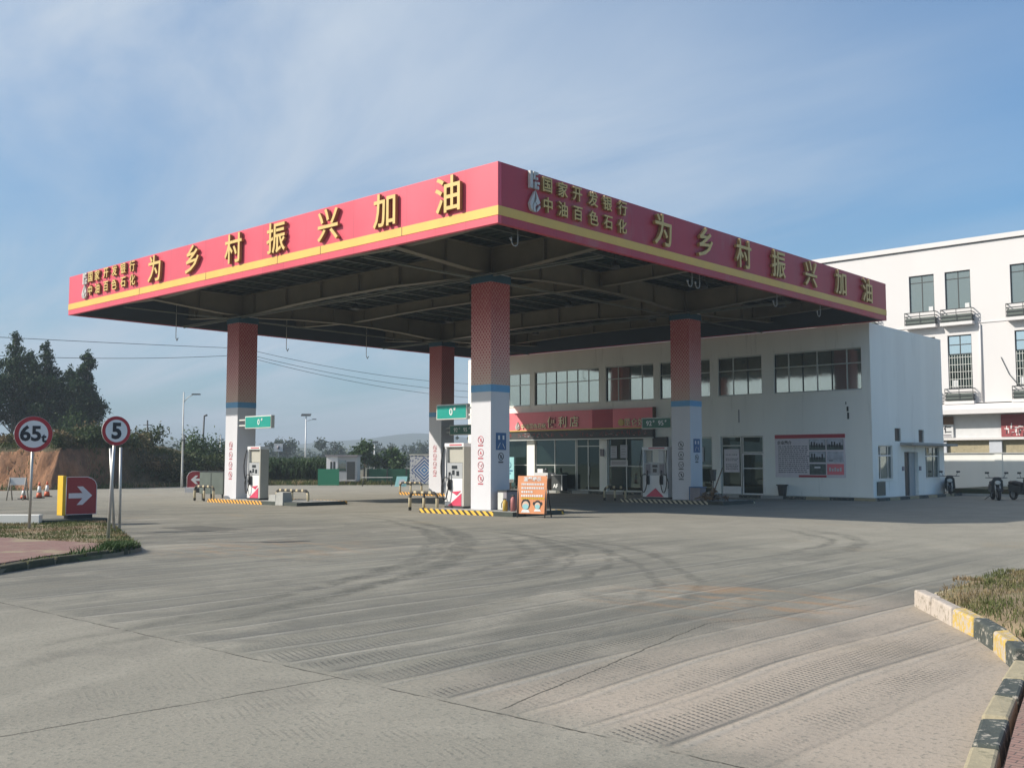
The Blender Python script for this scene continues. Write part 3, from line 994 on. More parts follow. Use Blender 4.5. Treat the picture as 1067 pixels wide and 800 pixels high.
for y in YC:
    h_beam('X', CX0 + 0.25, CX1 - 0.25, y, 8.1, 9.10, taper=haunch(XC, 8.14, 8.36, 8.52, CX0, CX1)).build('main_beam', canopy)
for x in XC:
    h_beam('Y', CY0 + 0.25, CY1 - 0.25, x, 8.1, 9.098, taper=haunch(YC, 8.142, 8.40, 8.54, CY0, CY1)).build('main_beam', canopy)
for y in (21.3, 31.5, 43.4):
    h_beam('X', CX0 + 0.25, CX1 - 0.25, y, 8.6, 9.094, hw=0.13, taper=haunch(XC, 8.50, 8.66, 8.70, CX0, CX1)).build('cross_beam', canopy)
for k, x in enumerate(np.arange(CX0 + 0.8, CX1 - 0.4, 1.26)):
    pu = MB()
    pu.box(x, CY0 + 0.22, 9.10, x + 0.014, CY1 - 0.22, 9.232, PURLIN)
    pu.box(x + 0.014, CY0 + 0.22, 9.10, x + 0.08, CY1 - 0.22, 9.114, PURLIN)
    pu.build('purlin', canopy)
# service pipes slung below the main beams
for y in (24.95, 37.2):
    pp = MB()
    pp.tube([(CX0 + 0.5, y, 8.05), (CX1 - 0.5, y, 8.05)], 0.035, PURLIN, 6)
    pp.tube([(CX0 + 0.5, y - 0.16, 8.08), (CX1 - 0.5, y - 0.16, 8.08)], 0.025, PURLIN, 6)
    pp.build('service_pipe', canopy)
for x in (-24.5, -39.75):
    pp = MB()
    pp.tube([(x, CY0 + 0.4, 8.07), (x, CY1 - 0.4, 8.07)], 0.035, PURLIN, 6)
    pp.tube([(x - 0.18, CY0 + 0.4, 8.10), (x - 0.18, CY1 - 0.4, 8.10)], 0.025, PURLIN, 6)
    pp.build('service_pipe', canopy)
HOOKG = mat('dull grey bracket', (0.28, 0.28, 0.26), 0.5, 0.15, 4)
# hooked lamp brackets under the right edge and lamps under the far edge
for y in (20.79, 29.69, 30.17, 35.7, 39.4):
    hk = MB()
    pts = [(CX1 - 0.30, y, 8.45), (CX1 - 0.30, y, 7.86)]
    for a in range(0, 200, 25):
        pts.append((CX1 - 0.30, y - 0.13 + 0.13 * math.cos(R(a)), 7.82 - 0.13 * math.sin(R(a))))
    hk.tube(pts, 0.017, HOOKG, 6)
    hk.tube([pts[-1], (CX1 - 0.30, y - 0.30, 7.90)], [0.022, 0.045], HOOKG, 8)
    hk.build('lamp_hook', canopy)
for x, y in ((-43.8, 24.6), (-43.8, 30.8), (-43.7, 36.0), (-43.7, 41.8)):
    hk = MB()
    hk.tube([(x, y, 9.1), (x, y, 7.55)], 0.018, PIPEW, 6)
    hk.tube([(x, y, 7.55), (x + 0.1, y, 7.40), (x + 0.2, y, 7.52)], 0.022, DARKM, 6)
    hk.build('hanging_lamp', canopy)
for x in (-35.5, -28.0, -21.2):
    for y in (28.6, 34.4, 40.8):
        lp = MB()
        lp.tube([(x, y, 9.10), (x, y, 8.75)], 0.012, DARKM, 5)
        lp.tube([(x, y, 8.75), (x, y, 8.66), (x, y, 8.50)], [0.06, 0.14, 0.20], DARKM, 12)
        lp.build('ceiling_lamp', canopy)

# gold characters
zc = 9.20
for ch, x in zip('为乡村振兴加油', (-36.55, -33.78, -31.05, -28.48, -25.68, -22.96, -20.26)):
    text('letter', ch, 1.10, 0.11, 0.013, (GOLD, GOLDSIDE), (x, CY0 - 0.085, zc), FACE_MY, fl)
for ch, x in zip('国家开发银行', (-41.95, -41.34, -40.57, -39.83, -39.10, -38.35)):
    text('letter', ch, 0.46, 0.10, 0.007, (GOLD, GOLDSIDE), (x - 0.02, CY0 - 0.06, 9.535), FACE_MY, fl)
for ch, x in zip('中油百色石化', (-41.95, -41.30, -40.54, -39.83, -39.07, -38.30)):
    text('letter', ch, 0.46, 0.10, 0.007, (GOLD, GOLDSIDE), (x - 0.02, CY0 - 0.06, 8.97), FACE_MY, fl)
for ch, y in zip('为乡村振兴加油', (27.33, 29.90, 32.48, 35.09, 37.77, 40.50, 43.15)):
    text('letter', ch, 1.10, 0.11, 0.013, (GOLD, GOLDSIDE), (CX1 + 0.085, y, zc), FACE_PX, fr)
for ch, y in zip('国家开发银行', (21.60, 22.28, 22.95, 23.70, 24.40, 25.17)):
    text('letter', ch, 0.46, 0.10, 0.007, (GOLD, GOLDSIDE), (CX1 + 0.06, y, 9.52), FACE_PX, fr)
for ch, y in zip('中油百色石化', (21.62, 22.28, 22.97, 23.72, 24.43, 25.15)):
    text('letter', ch, 0.46, 0.10, 0.007, (GOLD, GOLDSIDE), (CX1 + 0.06, y, 8.95), FACE_PX, fr)


def bank_logo(P, d, m):
    """upright bar, bracket and small blocks; P(u, v) maps to the wall"""
    b = MB()

    def blk(u0, v0, u1, v1):
        b.prism([P(u0, v0), P(u1, v0), P(u1, v1), P(u0, v1)], d, m)
    blk(-0.20, -0.24, -0.09, 0.24)
    blk(-0.05, 0.02, 0.02, 0.24)
    blk(0.02, 0.16, 0.14, 0.24)
    blk(0.00, -0.24, 0.07, -0.04)
    blk(0.10, -0.10, 0.20, -0.03)
    blk(0.10, -0.24, 0.17, -0.15)
    blk(0.06, 0.02, 0.13, 0.09)
    return b


def drop_logo(P, d, m):
    b = MB()
    outer = [(0.02, 0.30), (0.14, 0.10), (0.22, -0.02), (0.10, -0.10), (0.02, -0.02), (0.06, 0.08)]
    b.prism([P(*q) for q in outer], d, m)
    b.prism([P(*q) for q in ((0.0, 0.28), (-0.14, 0.06), (-0.22, -0.10), (-0.17, -0.24), (-0.10, -0.30), (-0.11, -0.14), (-0.04, 0.04))], d, m)
    b.prism([P(*q) for q in ((-0.02, -0.02), (-0.08, -0.14), (-0.06, -0.30), (0.02, -0.30), (0.0, -0.18), (0.06, -0.10))], d, m)
    b.prism([P(*q) for q in ((0.20, -0.08), (0.10, -0.20), (0.06, -0.30), (0.13, -0.26), (0.22, -0.16))], d, m)
    return b


bank_logo(lambda u, v: (-42.48 + u, CY0 - 0.02, 9.52 + v), (0, -0.09, 0), SILVER).build('emblem', fl)
drop_logo(lambda u, v: (-42.52 + u, CY0 - 0.02, 8.97 + v), (0, -0.09, 0), SILVER).build('emblem', fl)
bank_logo(lambda u, v: (CX1 + 0.02, 21.06 + u, 9.55 + v), (0.09, 0, 0), SILVER).build('emblem', fr)
drop_logo(lambda u, v: (CX1 + 0.02, 21.07 + u, 8.96 + v), (0.09, 0, 0), SILVER).build('emblem', fr)

# columns: part of the canopy
CW = 0.465


def pictograms(P, d, m, n, v0, dv, parent, name='pictogram'):
    """a column of small round warning signs with a caption bar each"""
    for k in range(n):
        b = MB()
        v = v0 - k * dv
        ax = Vector(P(1, 0)) - Vector(P(0, 0))
        ay = Vector(P(0, 1)) - Vector(P(0, 0))
        c = Vector(P(0, v)) + Vector(d) * 0.3
        b.ring(c, ax, ay, 0.125, 0.011, m, 20)
        if k % 3 == 0:
            b.tube([c + ax * -0.08 + ay * 0.08, c + ax * 0.08 + ay * -0.08], 0.010, m, 5)
            b.prism([P(-0.02, v - 0.06), P(0.03, v - 0.06), P(0.03, v + 0.05), P(-0.02, v + 0.05)], d, m)
        elif k % 3 == 1:
            b.prism([P(-0.05, v - 0.05), P(0.05, v - 0.05), P(0.0, v + 0.06)], d, m)
        else:
            b.tube([c + ax * -0.06 + ay * 0.02, c + ax * 0.02 + ay * -0.05, c + ax * 0.07 + ay * 0.05], 0.012, m, 5)
        for q in range(4):
            u = -0.12 + q * 0.062
            b.prism([P(u, v - 0.215), P(u + 0.045, v - 0.215), P(u + 0.045, v - 0.165), P(u, v - 0.165)], d, m)
        b.build(name, parent)


for ix, x in enumerate(XC):
    for iy, y in enumerate(YC):
        near = ix == 1 and iy == 0
        c = MB()
        c.box(x - CW, y - CW, 0.14, x + CW, y + CW, 8.14, COLW)
        col = c.build('column', canopy)
        e = CW + 0.004
        p = MB(); p.box(x - e, y - e, 4.35, x + e, y + e, 7.84, COLP); pb = p.build('printed_sleeve', col, loc=(x, y, 0))
        p = MB(); p.box(x - e - .003, y - e - .003, 4.105, x + e + .003, y + e + .003, 4.345, BLUEBAND); p.build('blue_band', col)
        p = MB(); p.box(x - e - .03, y - e - .03, 7.845, x + e + .03, y + e + .03, 8.10, BLUECAP); p.build('column_cap', col)
        mk = REDMARK if not (ix == 1 and iy == 1) else TXTB
        yy = y - CW - 0.003
        pictograms(lambda u, v, x=x, yy=yy: (x - 0.0 + u, yy, v), (0, -0.006, 0), mk, 4, 2.48, 0.43, col)
        if ix == 1:
            xx = x + CW + 0.003
            b = MB(); b.box(xx, y - 0.22, 2.14, xx + 0.012, y + 0.28, 2.72, BLUESIGN); bs = b.build('blue_notice', col)
            q = MB()
            for (u, v) in ((-0.10, 2.56), (0.12, 2.56)):
                q.box(xx + 0.013, y + 0.03 + u - 0.05, v - 0.07, xx + 0.018, y + 0.03 + u + 0.03, v + 0.07, TXTW)
            q.tube([(xx + 0.015, y - 0.13, 2.20), (xx + 0.015, y - 0.02, 2.38)], 0.012, TXTW, 5)
            q.tube([(xx + 0.015, y + 0.10, 2.36), (xx + 0.015, y + 0.20, 2.20)], 0.012, TXTW, 5)
            q.build('notice_mark', bs)
            pictograms(lambda u, v, xx=xx, y=y: (xx, y + 0.03 + u, v), (0.006, 0, 0), TXTB, 1, 1.92, 0.4, col)


# ------------------------------------------------------------------ pump islands
def island(x0, x1, y0, y1, hz, x_stripe, label):
    t = thing('pump_island', label, 'kerb island', ((x0 + x1) / 2, (y0 + y1) / 2, 0), group='pump islands under the canopy')
    b = MB(); b.box(x0 + 0.05, y0 + 0.05, 0, x1 - 0.05, y1 - 0.05, 0.138, GREYC); b.build('slab', t)
    b = MB()
    xs = x_stripe
    b.box(x0, y0, 0, xs, y0 + 0.12, 0.142, hz)
    b.box(xs, y0 + 0.001, 0, x1, y0 + 0.12, 0.141, DARKBASE)
    b.box(x0, y1 - 0.12, 0, x1, y1, 0.142, hz)
    b.box(x0, y0 + 0.12, 0, x0 + 0.12, y1 - 0.12, 0.142, hz)
    b.box(x1 - 0.12, y0 + 0.12, 0, x1, y1 - 0.12, 0.141, DARKBASE)
    b.build('kerb_edge', t)
    return t


island(-39.9, -33.4, 24.1, 26.6, HAZARD_O, -35.8, 'long pump island with orange and black kerb under the far left column')
island(-26.25, -21.9, 24.05, 26.6, HAZARD, -22.75, 'pump island with bright yellow and black kerb under the nearest column')
island(-26.7, -21.6, 36.3, 38.9, HAZARD_S, -22.3, 'shaded pump island with pale striped kerb in front of the shop')
island(-41.2, -36.5, 36.3, 38.9, HAZARD_O, -37.0, 'pump island mostly hidden behind the nearest dispenser, under the rearmost column')


# ------------------------------------------------------------------ fuel dispensers
def dispenser(label, loc, wide=False, sides=True):
    """front faces -Y; local coordinates"""
    W = 0.62 if wide else 0.44
    D = 0.21
    t = thing('fuel_dispenser', label, 'fuel pump', loc, group='fuel dispensers on the islands')
    b = MB(); b.box(-W - 0.02, -D - 0.02, 0, W + 0.02, D + 0.02, 0.07, DARKM); b.build('plinth', t, local=True)
    b = MB(); b.box(-W + 0.04, -D, 0.07, W - 0.04, D, 1.02, WHITE); cab = b.build('cabinet', t, local=True, bevel=0.012)
    b = MB()
    if wide:
        b.prism([(-W * 0.78, -D - 0.004, 0.09), (W * 0.72, -D - 0.004, 0.09), (0.02, -D - 0.004, 0.46)], (0, -0.012, 0), PINKRED)
    else:
        b.prism([(-0.30, -D - 0.004, 0.08), (0.36, -D - 0.004, 0.08), (0.36, -D - 0.004, 0.52), (0.10, -D - 0.004, 0.34)], (0, -0.012, 0), PINKRED)
        b.prism([(-0.12, -D - 0.004, 0.56), (0.34, -D - 0.004, 0.60), (0.12, -D - 0.004, 0.44)], (0, -0.012, 0), PINKRED)
    b.build('red_panel', t, local=True)
    b = MB(); b.box(-W + 0.05, -D + 0.01, 1.024, W - 0.05, D - 0.01, 1.56, PANELG); disp = b.build('display_head', t, local=True, bevel=0.01)
    b = MB()
    yf = -D + 0.004
    b.box(-0.13, yf - 0.008, 1.36, 0.13, yf, 1.47, LCD)
    b.box(-0.11, yf - 0.008, 1.15, 0.0 if not wide else 0.09, yf, 1.31, LCD)
    if wide:
        b.box(-0.48, yf - 0.008, 1.10, -0.24, yf, 1.50, BIN)
        b.box(0.24, yf - 0.008, 1.10, 0.48, yf, 1.50, BIN)
    else:
        b.box(0.10, yf - 0.008, 1.12, 0.22, yf, 1.28, LCD)
        b.box(-0.28, yf - 0.008, 1.14, -0.20, yf, 1.24, LCD)
    b.build('screen', disp, local=True)
    for s in (-1, 1):
        b = MB(); b.box(s * W - 0.035, -D + 0.0, 0.07, s * W + 0.035, D - 0.0, 2.24, WHITE if not (sides and s > 0) else BEIGE); b.build('side_post', t, local=True, bevel=0.008)
    if sides:
        b = MB(); b.box(-W + 0.05, -D + 0.10, 1.58, W - 0.05, D - 0.02, 2.10, BEIGE); b.build('back_panel', t, local=True)
    else:
        b = MB(); b.box(-W + 0.06, -0.04, 1.58, -W + 0.32, 0.06, 2.10, BEIGE); b.build('back_panel', t, local=True)
        b = MB(); b.box(0.08, -0.04, 1.58, 0.34, 0.06, 2.10, PAPER); b.build('back_panel', t, local=True)
    b = MB(); b.box(-W - 0.04, -D - 0.02, 2.12, W + 0.04, D + 0.02, 2.25, WHITE); hd = b.build('header', t, local=True, bevel=0.01)
    b = MB(); b.box(-W * 0.5, -D - 0.032, 2.165, W * 0.85, -D - 0.022, 2.215, REDMARK); b.build('header_mark', hd, local=True)
    hoses = [(-W - 0.05, -1)] if not wide else [(-W - 0.03, -1), (W + 0.03, 1)]
    for hx, s in hoses:
        b = MB()
        pts = []
        x_in = hx - s * 0.30
        for k in range(15):
            a = k / 14
            if a < 0.45:
                u = a / 0.45
                pts.append((hx + s * 0.03 * math.sin(u * 3.1), -D - 0.05 - 0.10 * math.sin(u * 3.1), 2.10 - u * 1.40))
            else:
                u = (a - 0.45) / 0.55
                ang = math.pi * u * 1.15
                pts.append((x_in + (hx - x_in) * (0.5 + 0.5 * math.cos(ang)) , -D - 0.08 - 0.05 * math.sin(ang), 0.70 - 0.55 * math.sin(ang) + 0.28 * u))
        b.tube(pts, 0.022, BLACK, 7)
        # second strand of the loop, hung back up over the nozzle boot
        p2 = [pts[-1]] + [(x_in + (hx - x_in) * q, -D - 0.07, 0.98 + 0.09 * math.sin(math.pi * q)) for q in (0.0, 0.3, 0.6, 0.9)] + [(hx + s * 0.08, -D - 0.06, 0.72), (hx + s * 0.06, -D - 0.06, 0.45)]
        b.tube(p2, 0.018, BLACK, 7)
        b.build('hose', t, local=True)
        b = MB()
        b.box(x_in - 0.07, -D - 0.07, 0.62, x_in + 0.07, -D - 0.005, 1.00, DARKM)
        b.tube([(x_in, -D - 0.09, 0.95), (x_in, -D - 0.12, 0.80), (x_in - s * 0.02, -D - 0.10, 0.62)], [0.035, 0.04, 0.02], BLACK, 8)
        b.build('nozzle', t, local=True)
    return t


dispenser('white fuel dispenser with red panel standing right of the far left column', (-37.37, 24.95, 0.14))
dispenser('white fuel dispenser with hose loop standing left of the nearest column', (-25.55, 25.25, 0.14))
dispenser('wide double hose dispenser in the shade before the shop window', (-25.52, 37.45, 0.14), True, False)


# ------------------------------------------------------------------ grade signs on the columns
def grade_sign(label, x0, x1, y, z0, z1, face, body, size, arm_x, parts):
    t = thing('fuel_grade_sign', label, 'sign', ((x0 + x1) / 2, y, z0), group='green fuel grade signs on the columns')
    b = MB(); b.box(x0, y - 0.09, z0, x1, y + 0.09, z1, PIPEW); box = b.build('light_box', t, bevel=0.015)
    b = MB(); b.box(x0 + 0.05, y - 0.100, z0 + 0.045, x1 - 0.03, y - 0.092, z1 - 0.045, face); f = b.build('green_face', t)
    for bd, u, sz, dz in parts:
        text('lettering', bd, sz, 0.008, 0.004, TXTW, (x0 + (x1 - x0) * u, y - 0.106, (z0 + z1) / 2 + dz), FACE_MY, f)
    b = MB()
    xa = x1 if arm_x > x1 else x0
    b.box(min(xa, arm_x), y - 0.03, z0 + 0.12, max(xa, arm_x), y + 0.03, z0 + 0.18, PIPEW)
    b.box(min(xa, arm_x), y - 0.03, z1 - 0.18, max(xa, arm_x), y + 0.03, z1 - 0.12, PIPEW)
    b.build('bracket', t)
    return t


grade_sign('green sign reading 0# beside the far left column', -38.30, -36.35, 24.95, 3.16, 3.70, GREEN, '0', 0.34, -38.89, [('0', 0.54, 0.34, 0), ('#', 0.66, 0.15, 0.10)])
grade_sign('green sign reading 0# left of the nearest column', -26.50, -24.98, 25.15, 3.22, 3.76, GREEN, '0', 0.34, -24.56, [('0', 0.50, 0.34, 0), ('#', 0.62, 0.15, 0.10)])
grade_sign('dark green 92# 95# sign partly behind the nearest column', -38.55, -36.70, 37.5, 3.13, 3.66, GREEND, '92', 0.3, -38.89, [('92', 0.26, 0.30, 0), ('#', 0.41, 0.13, 0.08), ('95', 0.64, 0.30, 0), ('#', 0.80, 0.13, 0.08)])
grade_sign('dark green 92# 95# sign in front of the shop sign', -26.25, -24.70, 37.4, 3.18, 3.68, GREEND, '92', 0.3, -24.56, [('92', 0.26, 0.30, 0), ('#', 0.42, 0.13, 0.08), ('95', 0.66, 0.30, 0), ('#', 0.82, 0.13, 0.08)])


# ------------------------------------------------------------------ hoop guard rails
def hoop(label, x0, x1, y, h, posts, m=RAIL, dirn='X', group='striped guard rails at the island ends'):
    L = x1 - x0
    t = thing('guard_rail', label, 'guard rail', ((x0 + x1) / 2, y, 0), group=group)
    r = 0.055
    b = MB()
    pts = [(x0, y, 0.02), (x0, y, h - 0.18), (x0 + 0.05, y, h - 0.06), (x0 + 0.16, y, h), (x1 - 0.16, y, h), (x1 - 0.05, y, h - 0.06), (x1, y, h - 0.18), (x1, y, 0.02)]
    b.tube(pts[2:6], r, m, 8)
    b.build('top_rail', t)
    for pp in (pts[:3], pts[5:][::-1]):
        b = MB(); b.tube(pp, r, RAILV, 8); b.build('rail_post', t)
    for q in posts:
        b = MB(); b.tube([(x0 + L * q, y, 0.02), (x0 + L * q, y, h - 0.05)], r * 0.9, RAILV, 8); b.build('rail_post', t)
    return t


hoop('striped hoop rail before the grey cabinet left of the far left column', -41.3, -39.75, 24.3, 0.66, (0.5,))
hoop('striped hoop rail behind the two concrete blocks', -36.5, -34.3, 25.3, 0.56, (0.5,))
hoop('front striped hoop rail left of the nearest dispenser', -27.35, -25.95, 24.6, 0.66, (0.52,))
hoop('rear striped hoop rail in front of the blue patterned board', -41.6, -39.9, 36.7, 0.64, (0.5,))
hoop('dim striped hoop rail left of the wide dispenser', -27.9, -26.75, 36.75, 0.62, (0.5,))
hoop('low striped hoop rail behind the orange board', -23.0, -22.05, 25.6, 0.55, (0.5,))

# concrete blocks right of the far left island
for x, y, lab in ((-34.55, 24.3, 'pale concrete block at the right end of the far left pump island'), (-35.7, 24.75, 'small concrete block beside the far left dispenser')):
    b = MB()
    h = 0.52 if x > -35 else 0.40
    b.hexa([(x - 0.26, y - 0.24, 0), (x + 0.26, y - 0.24, 0), (x + 0.26, y + 0.24, 0), (x - 0.26, y + 0.24, 0)],
           [(x - 0.23, y - 0.21, h), (x + 0.23, y - 0.21, h), (x + 0.23, y + 0.21, h), (x - 0.23, y + 0.21, h)], GREYC)
    tag(b.build('concrete_block', loc=(x, y, 0), bevel=0.02), lab, 'block')

# grey cabinet, bins, extinguisher posts
t = thing('tool_cabinet', 'dull grey green steel cabinet left of the far left column', 'cabinet', (-41.2, 25.3, 0))
b = MB(); b.box(-42.1, 25.0, 0.30, -40.15, 25.6, 1.28, CABG); b.build('cabinet_body', t, bevel=0.015)
b = MB(); b.box(-41.14, 24.985, 0.34, -41.12, 24.999, 1.24, DARKM); b.box(-42.12, 24.98, 1.282, -40.13, 25.62, 1.31, DARKM); b.build('door_edge', t)
for x in (-41.95, -40.3):
    for y in (25.08, 25.52):
        b = MB(); b.box(x - 0.03, y - 0.03, 0, x + 0.03, y + 0.03, 0.298, DARKM); b.build('leg', t)

t = thing('litter_bin', 'grey two tone litter bin against the right side of the nearest column', 'bin', (-23.15, 25.35, 0.14))
b = MB(); b.box(-23.45, 25.02, 0.14, -23.05, 25.66, 0.76, BIN); b.build('bin_body', t, bevel=0.02)
b = MB(); b.box(-23.451, 25.015, 0.16, -23.20, 25.019, 0.72, PIPEW); b.build('bin_door', t)
b = MB(); b.box(-23.48, 24.99, 0.763, -23.02, 25.69, 0.80, DARKM); b.build('bin_lid', t)


YELLOWD = mat('dull yellow cylinder', (0.50, 0.33, 0.05), 0.55, 0.2, 5)
PINKD = mat('faded pink red cylinder', (0.42, 0.16, 0.15), 0.6, 0.25, 5)


def extinguisher(label, x, y, m, h):
    t = thing('fire_extinguisher', label, 'fire extinguisher', (x, y, 0.14), group='extinguishers beside the nearest column')
    b = MB(); b.tube([(x, y, 0.14), (x, y, 0.15 + h * 0.72), (x, y, 0.15 + h * 0.84), (x, y, 0.15 + h * 0.88)], [0.085, 0.085, 0.05, 0.03], m, 12); b.build('cylinder', t)
    b = MB(); b.tube([(x, y, 0.15 + h * 0.88), (x, y, 0.15 + h)], 0.025, DARKM, 8); b.box(x - 0.09, y - 0.015, 0.14 + h * 0.95, x + 0.05, y + 0.015, 0.15 + h, DARKM); b.build('valve', t)
    b = MB(); b.tube([(x - 0.05, y, 0.13 + h * 0.95), (x - 0.14, y - 0.02, 0.14 + h * 0.6), (x - 0.11, y - 0.05, 0.14 + h * 0.25)], 0.013, BLACK, 6); b.build('hose', t)


extinguisher('small yellow extinguisher beside the grey litter bin', -22.78, 24.65, YELLOWD, 0.40)
extinguisher('pinkish red extinguisher between the bin and the orange board', -22.52, 24.75, PINKD, 0.52)

# ------------------------------------------------------------------ orange notice board
t = thing('notice_board', 'orange A board with white lines of text and two masked faces on it', 'notice board', (-21.25, 24.2, 0))
DIRN = Vector((0.91, -0.42, 0)).normalized()
# local frame, board faces -Y turned a little towards +X
t.rotation_euler = (0, 0, R(20))
til = 0.10


def ob(u, v, off=0.0):
    """board coordinates: u across, v up the slope, off out of the face"""
    return (u, -off + v * til, 0.10 + v)


b = MB(); b.prism([ob(-0.49, 0.02), ob(0.49, 0.02), ob(0.49, 1.20), ob(-0.49, 1.20)], (0, 0.03, 0), ORANGE); bp = b.build('panel', t, local=True)
for s in (-1, 1):
    b = MB(); b.tube([(s * 0.46, -0.03, 0.0), ob(s * 0.46, 1.22, -0.035)], 0.02, DARKM, 6); b.build('leg', t, local=True)
    b = MB(); b.tube([(s * 0.44, 0.62, 0.0), ob(s * 0.44, 1.20, -0.06)], 0.02, DARKM, 6); b.build('leg', t, local=True)
rotb = (math.pi / 2 - math.atan(til), 0, 0)
text('lettering', '温馨提示', 0.15, 0.006, 0.004, TXTW, ob(0.0, 1.10, 0.006), rotb, bp, local=True)
rr = random.Random(4)
for q, (v, mm) in enumerate(((0.94, TXTW), (0.82, TXTW), (0.70, TXTW), (0.58, TXTW), (0.50, YELLOW))):
    b = MB()
    u = -0.36
    end = 0.36 if q != 2 else 0.02
    while u < end:
        wd = rr.choice((0.035, 0.05, 0.06))
        b.prism([ob(u, v - 0.032, 0.004), ob(u + wd, v - 0.032, 0.004), ob(u + wd, v + 0.03, 0.004), ob(u, v + 0.03, 0.004)], (0, -0.004, 0), mm)
        u += wd + 0.02
    b.build('text_line', bp, local=True)


def face_icon(u, v, s, hair):
    b = MB()

    def disc(cu, cv, rx, ry, off, m, a0=0, a1=360):
        pts = [ob(cu + rx * math.cos(R(a)), cv + ry * math.sin(R(a)), off) for a in range(a0, a1, 20)]
        b.prism(pts, (0, -0.004, 0), m)
    disc(u, v + 0.02 * s, 0.15 * s, 0.17 * s, 0.003, TXTB)
    disc(u, v - 0.02 * s, 0.115 * s, 0.13 * s, 0.008, SKINISH)
    disc(u, v - 0.06 * s, 0.105 * s, 0.085 * s, 0.013, CYAN)
    b.prism([ob(u - 0.15 * s, v - 0.24 * s, 0.003), ob(u + 0.15 * s, v - 0.24 * s, 0.003), ob(u + 0.10 * s, v - 0.15 * s, 0.003), ob(u - 0.10 * s, v - 0.15 * s, 0.003)], (0, -0.004, 0), TXTW)
    if hair:
        disc(u - 0.15 * s, v + 0.06 * s, 0.05 * s, 0.07 * s, 0.002, TXTB)
        disc(u + 0.15 * s, v + 0.06 * s, 0.05 * s, 0.07 * s, 0.002, TXTB)
    b.build('face_drawing', bp, local=True)


face_icon(-0.20, 0.30, 1.0, False)
face_icon(0.20, 0.29, 0.8, True)

# ------------------------------------------------------------------ brush heap with tools by the third column
t = thing('brushwood_heap', 'heap of brown sticks and cardboard right of the column before the shop', 'heap', (-22.4, 37.0, 0.14))
rr = random.Random(9)
b = MB()
for k in range(150):
    a = rr.uniform(0, 2 * math.pi)
    rad = rr.uniform(0, 0.62) ** 1
    x, y = -22.45 + rad * math.cos(a) * 1.1, 37.0 + rad * math.sin(a) * 0.7
    z = 0.16 + max(0, 0.42 * (1 - rad / 0.7)) * rr.random()
    l = rr.uniform(0.15, 0.45)
    d = Vector((rr.uniform(-1, 1), rr.uniform(-1, 1), rr.uniform(-0.5, 0.5))).normalized() * l
    p0 = Vector((x, y, z + 0.05)) - d / 2
    p1 = Vector((x, y, z + 0.05)) + d / 2
    p0.z, p1.z = max(p0.z, 0.15), max(p1.z, 0.15)
    b.tube([p0, p1], rr.uniform(0.008, 0.025), rr.choice((CARD, WOOD, BROWNPOST, CARD)), 5, False)
b.build('sticks', t)
b = MB()
for k in range(14):
    b.obox((-22.5 + rr.uniform(-0.55, 0.55), 37.0 + rr.uniform(-0.35, 0.3), 0.24 + rr.uniform(0, 0.26)), (rr.uniform(0.15, 0.3), rr.uniform(0.1, 0.22), 0.02), rr.uniform(0, 3), rr.choice((CARD, PAPER, CARD, BROWNPOST)), rr.uniform(-0.9, 0.9))
b.build('cardboard_scraps', t)
t = thing('sand_box', 'grey steel frame box between the column and the brush heap', 'box', (-23.2, 37.0, 0.14))
b = MB(); b.box(-23.5, 36.85, 0.14, -23.0, 37.3, 0.66, BIN); b.build('box_body', t, bevel=0.015)
b = MB(); b.box(-23.53, 36.82, 0.663, -22.97, 37.33, 0.70, BLUESIGN); b.box(-23.53, 36.82, 0.14, -23.50, 36.848, 0.66, BLUESIGN); b.build('box_rim', t)
t = thing('shovel', 'long handled tool leaning to the right out of the brush heap', 'shovel', (-22.1, 36.9, 0.14))
b = MB(); b.tube([(-22.40, 36.9, 0.45), (-22.02, 37.0, 1.50)], 0.022, WOOD, 6); b.build('handle', t)
b = MB(); b.obox((-22.45, 36.89, 0.33), (0.22, 0.03, 0.30), 0.1, DARKM, 0.1); b.build('blade', t)
t = thing('broom', 'dark upright broom standing in the brush heap', 'broom', (-22.55, 37.25, 0.14))
b = MB(); b.tube([(-22.66, 37.25, 0.14), (-22.64, 37.3, 0.95)], 0.02, DARKM, 6); b.build('handle', t)
b = MB(); b.hexa([(-22.71, 37.22, 0.95), (-22.57, 37.22, 0.95), (-22.57, 37.36, 0.95), (-22.71, 37.36, 0.95)], [(-22.74, 37.2, 1.42), (-22.54, 37.2, 1.42), (-22.54, 37.4, 1.42), (-22.74, 37.4, 1.42)], BINK); b.build('bristles', t)


# ------------------------------------------------------------------ shop building
def wall_cells(b, axis, c0, c1, u0, u1, v0, v1, holes, m):
    """wall slab with rectangular openings; axis 'X' runs along X with faces at Y=c0..c1"""
    us = sorted({u0, u1} | {h[0] for h in holes} | {h[1] for h in holes})
    for i in range(len(us) - 1):
        a, d = us[i], us[i + 1]
        mid = (a + d) / 2
        hs = sorted([(h[2], h[3]) for h in holes if h[0] <= mid <= h[1]])
        z = v0
        segs = []
        for (za, zb) in hs:
            if za > z:
                segs.append((z, za))
            z = max(z, zb)
        if z < v1:
            segs.append((z, v1))
        for (za, zb) in segs:
            if axis == 'X':
                b.box(a, c0, za, d, c1, zb, m)
            else:
                b.box(c0, a, za, c1, d, zb, m)
    return b


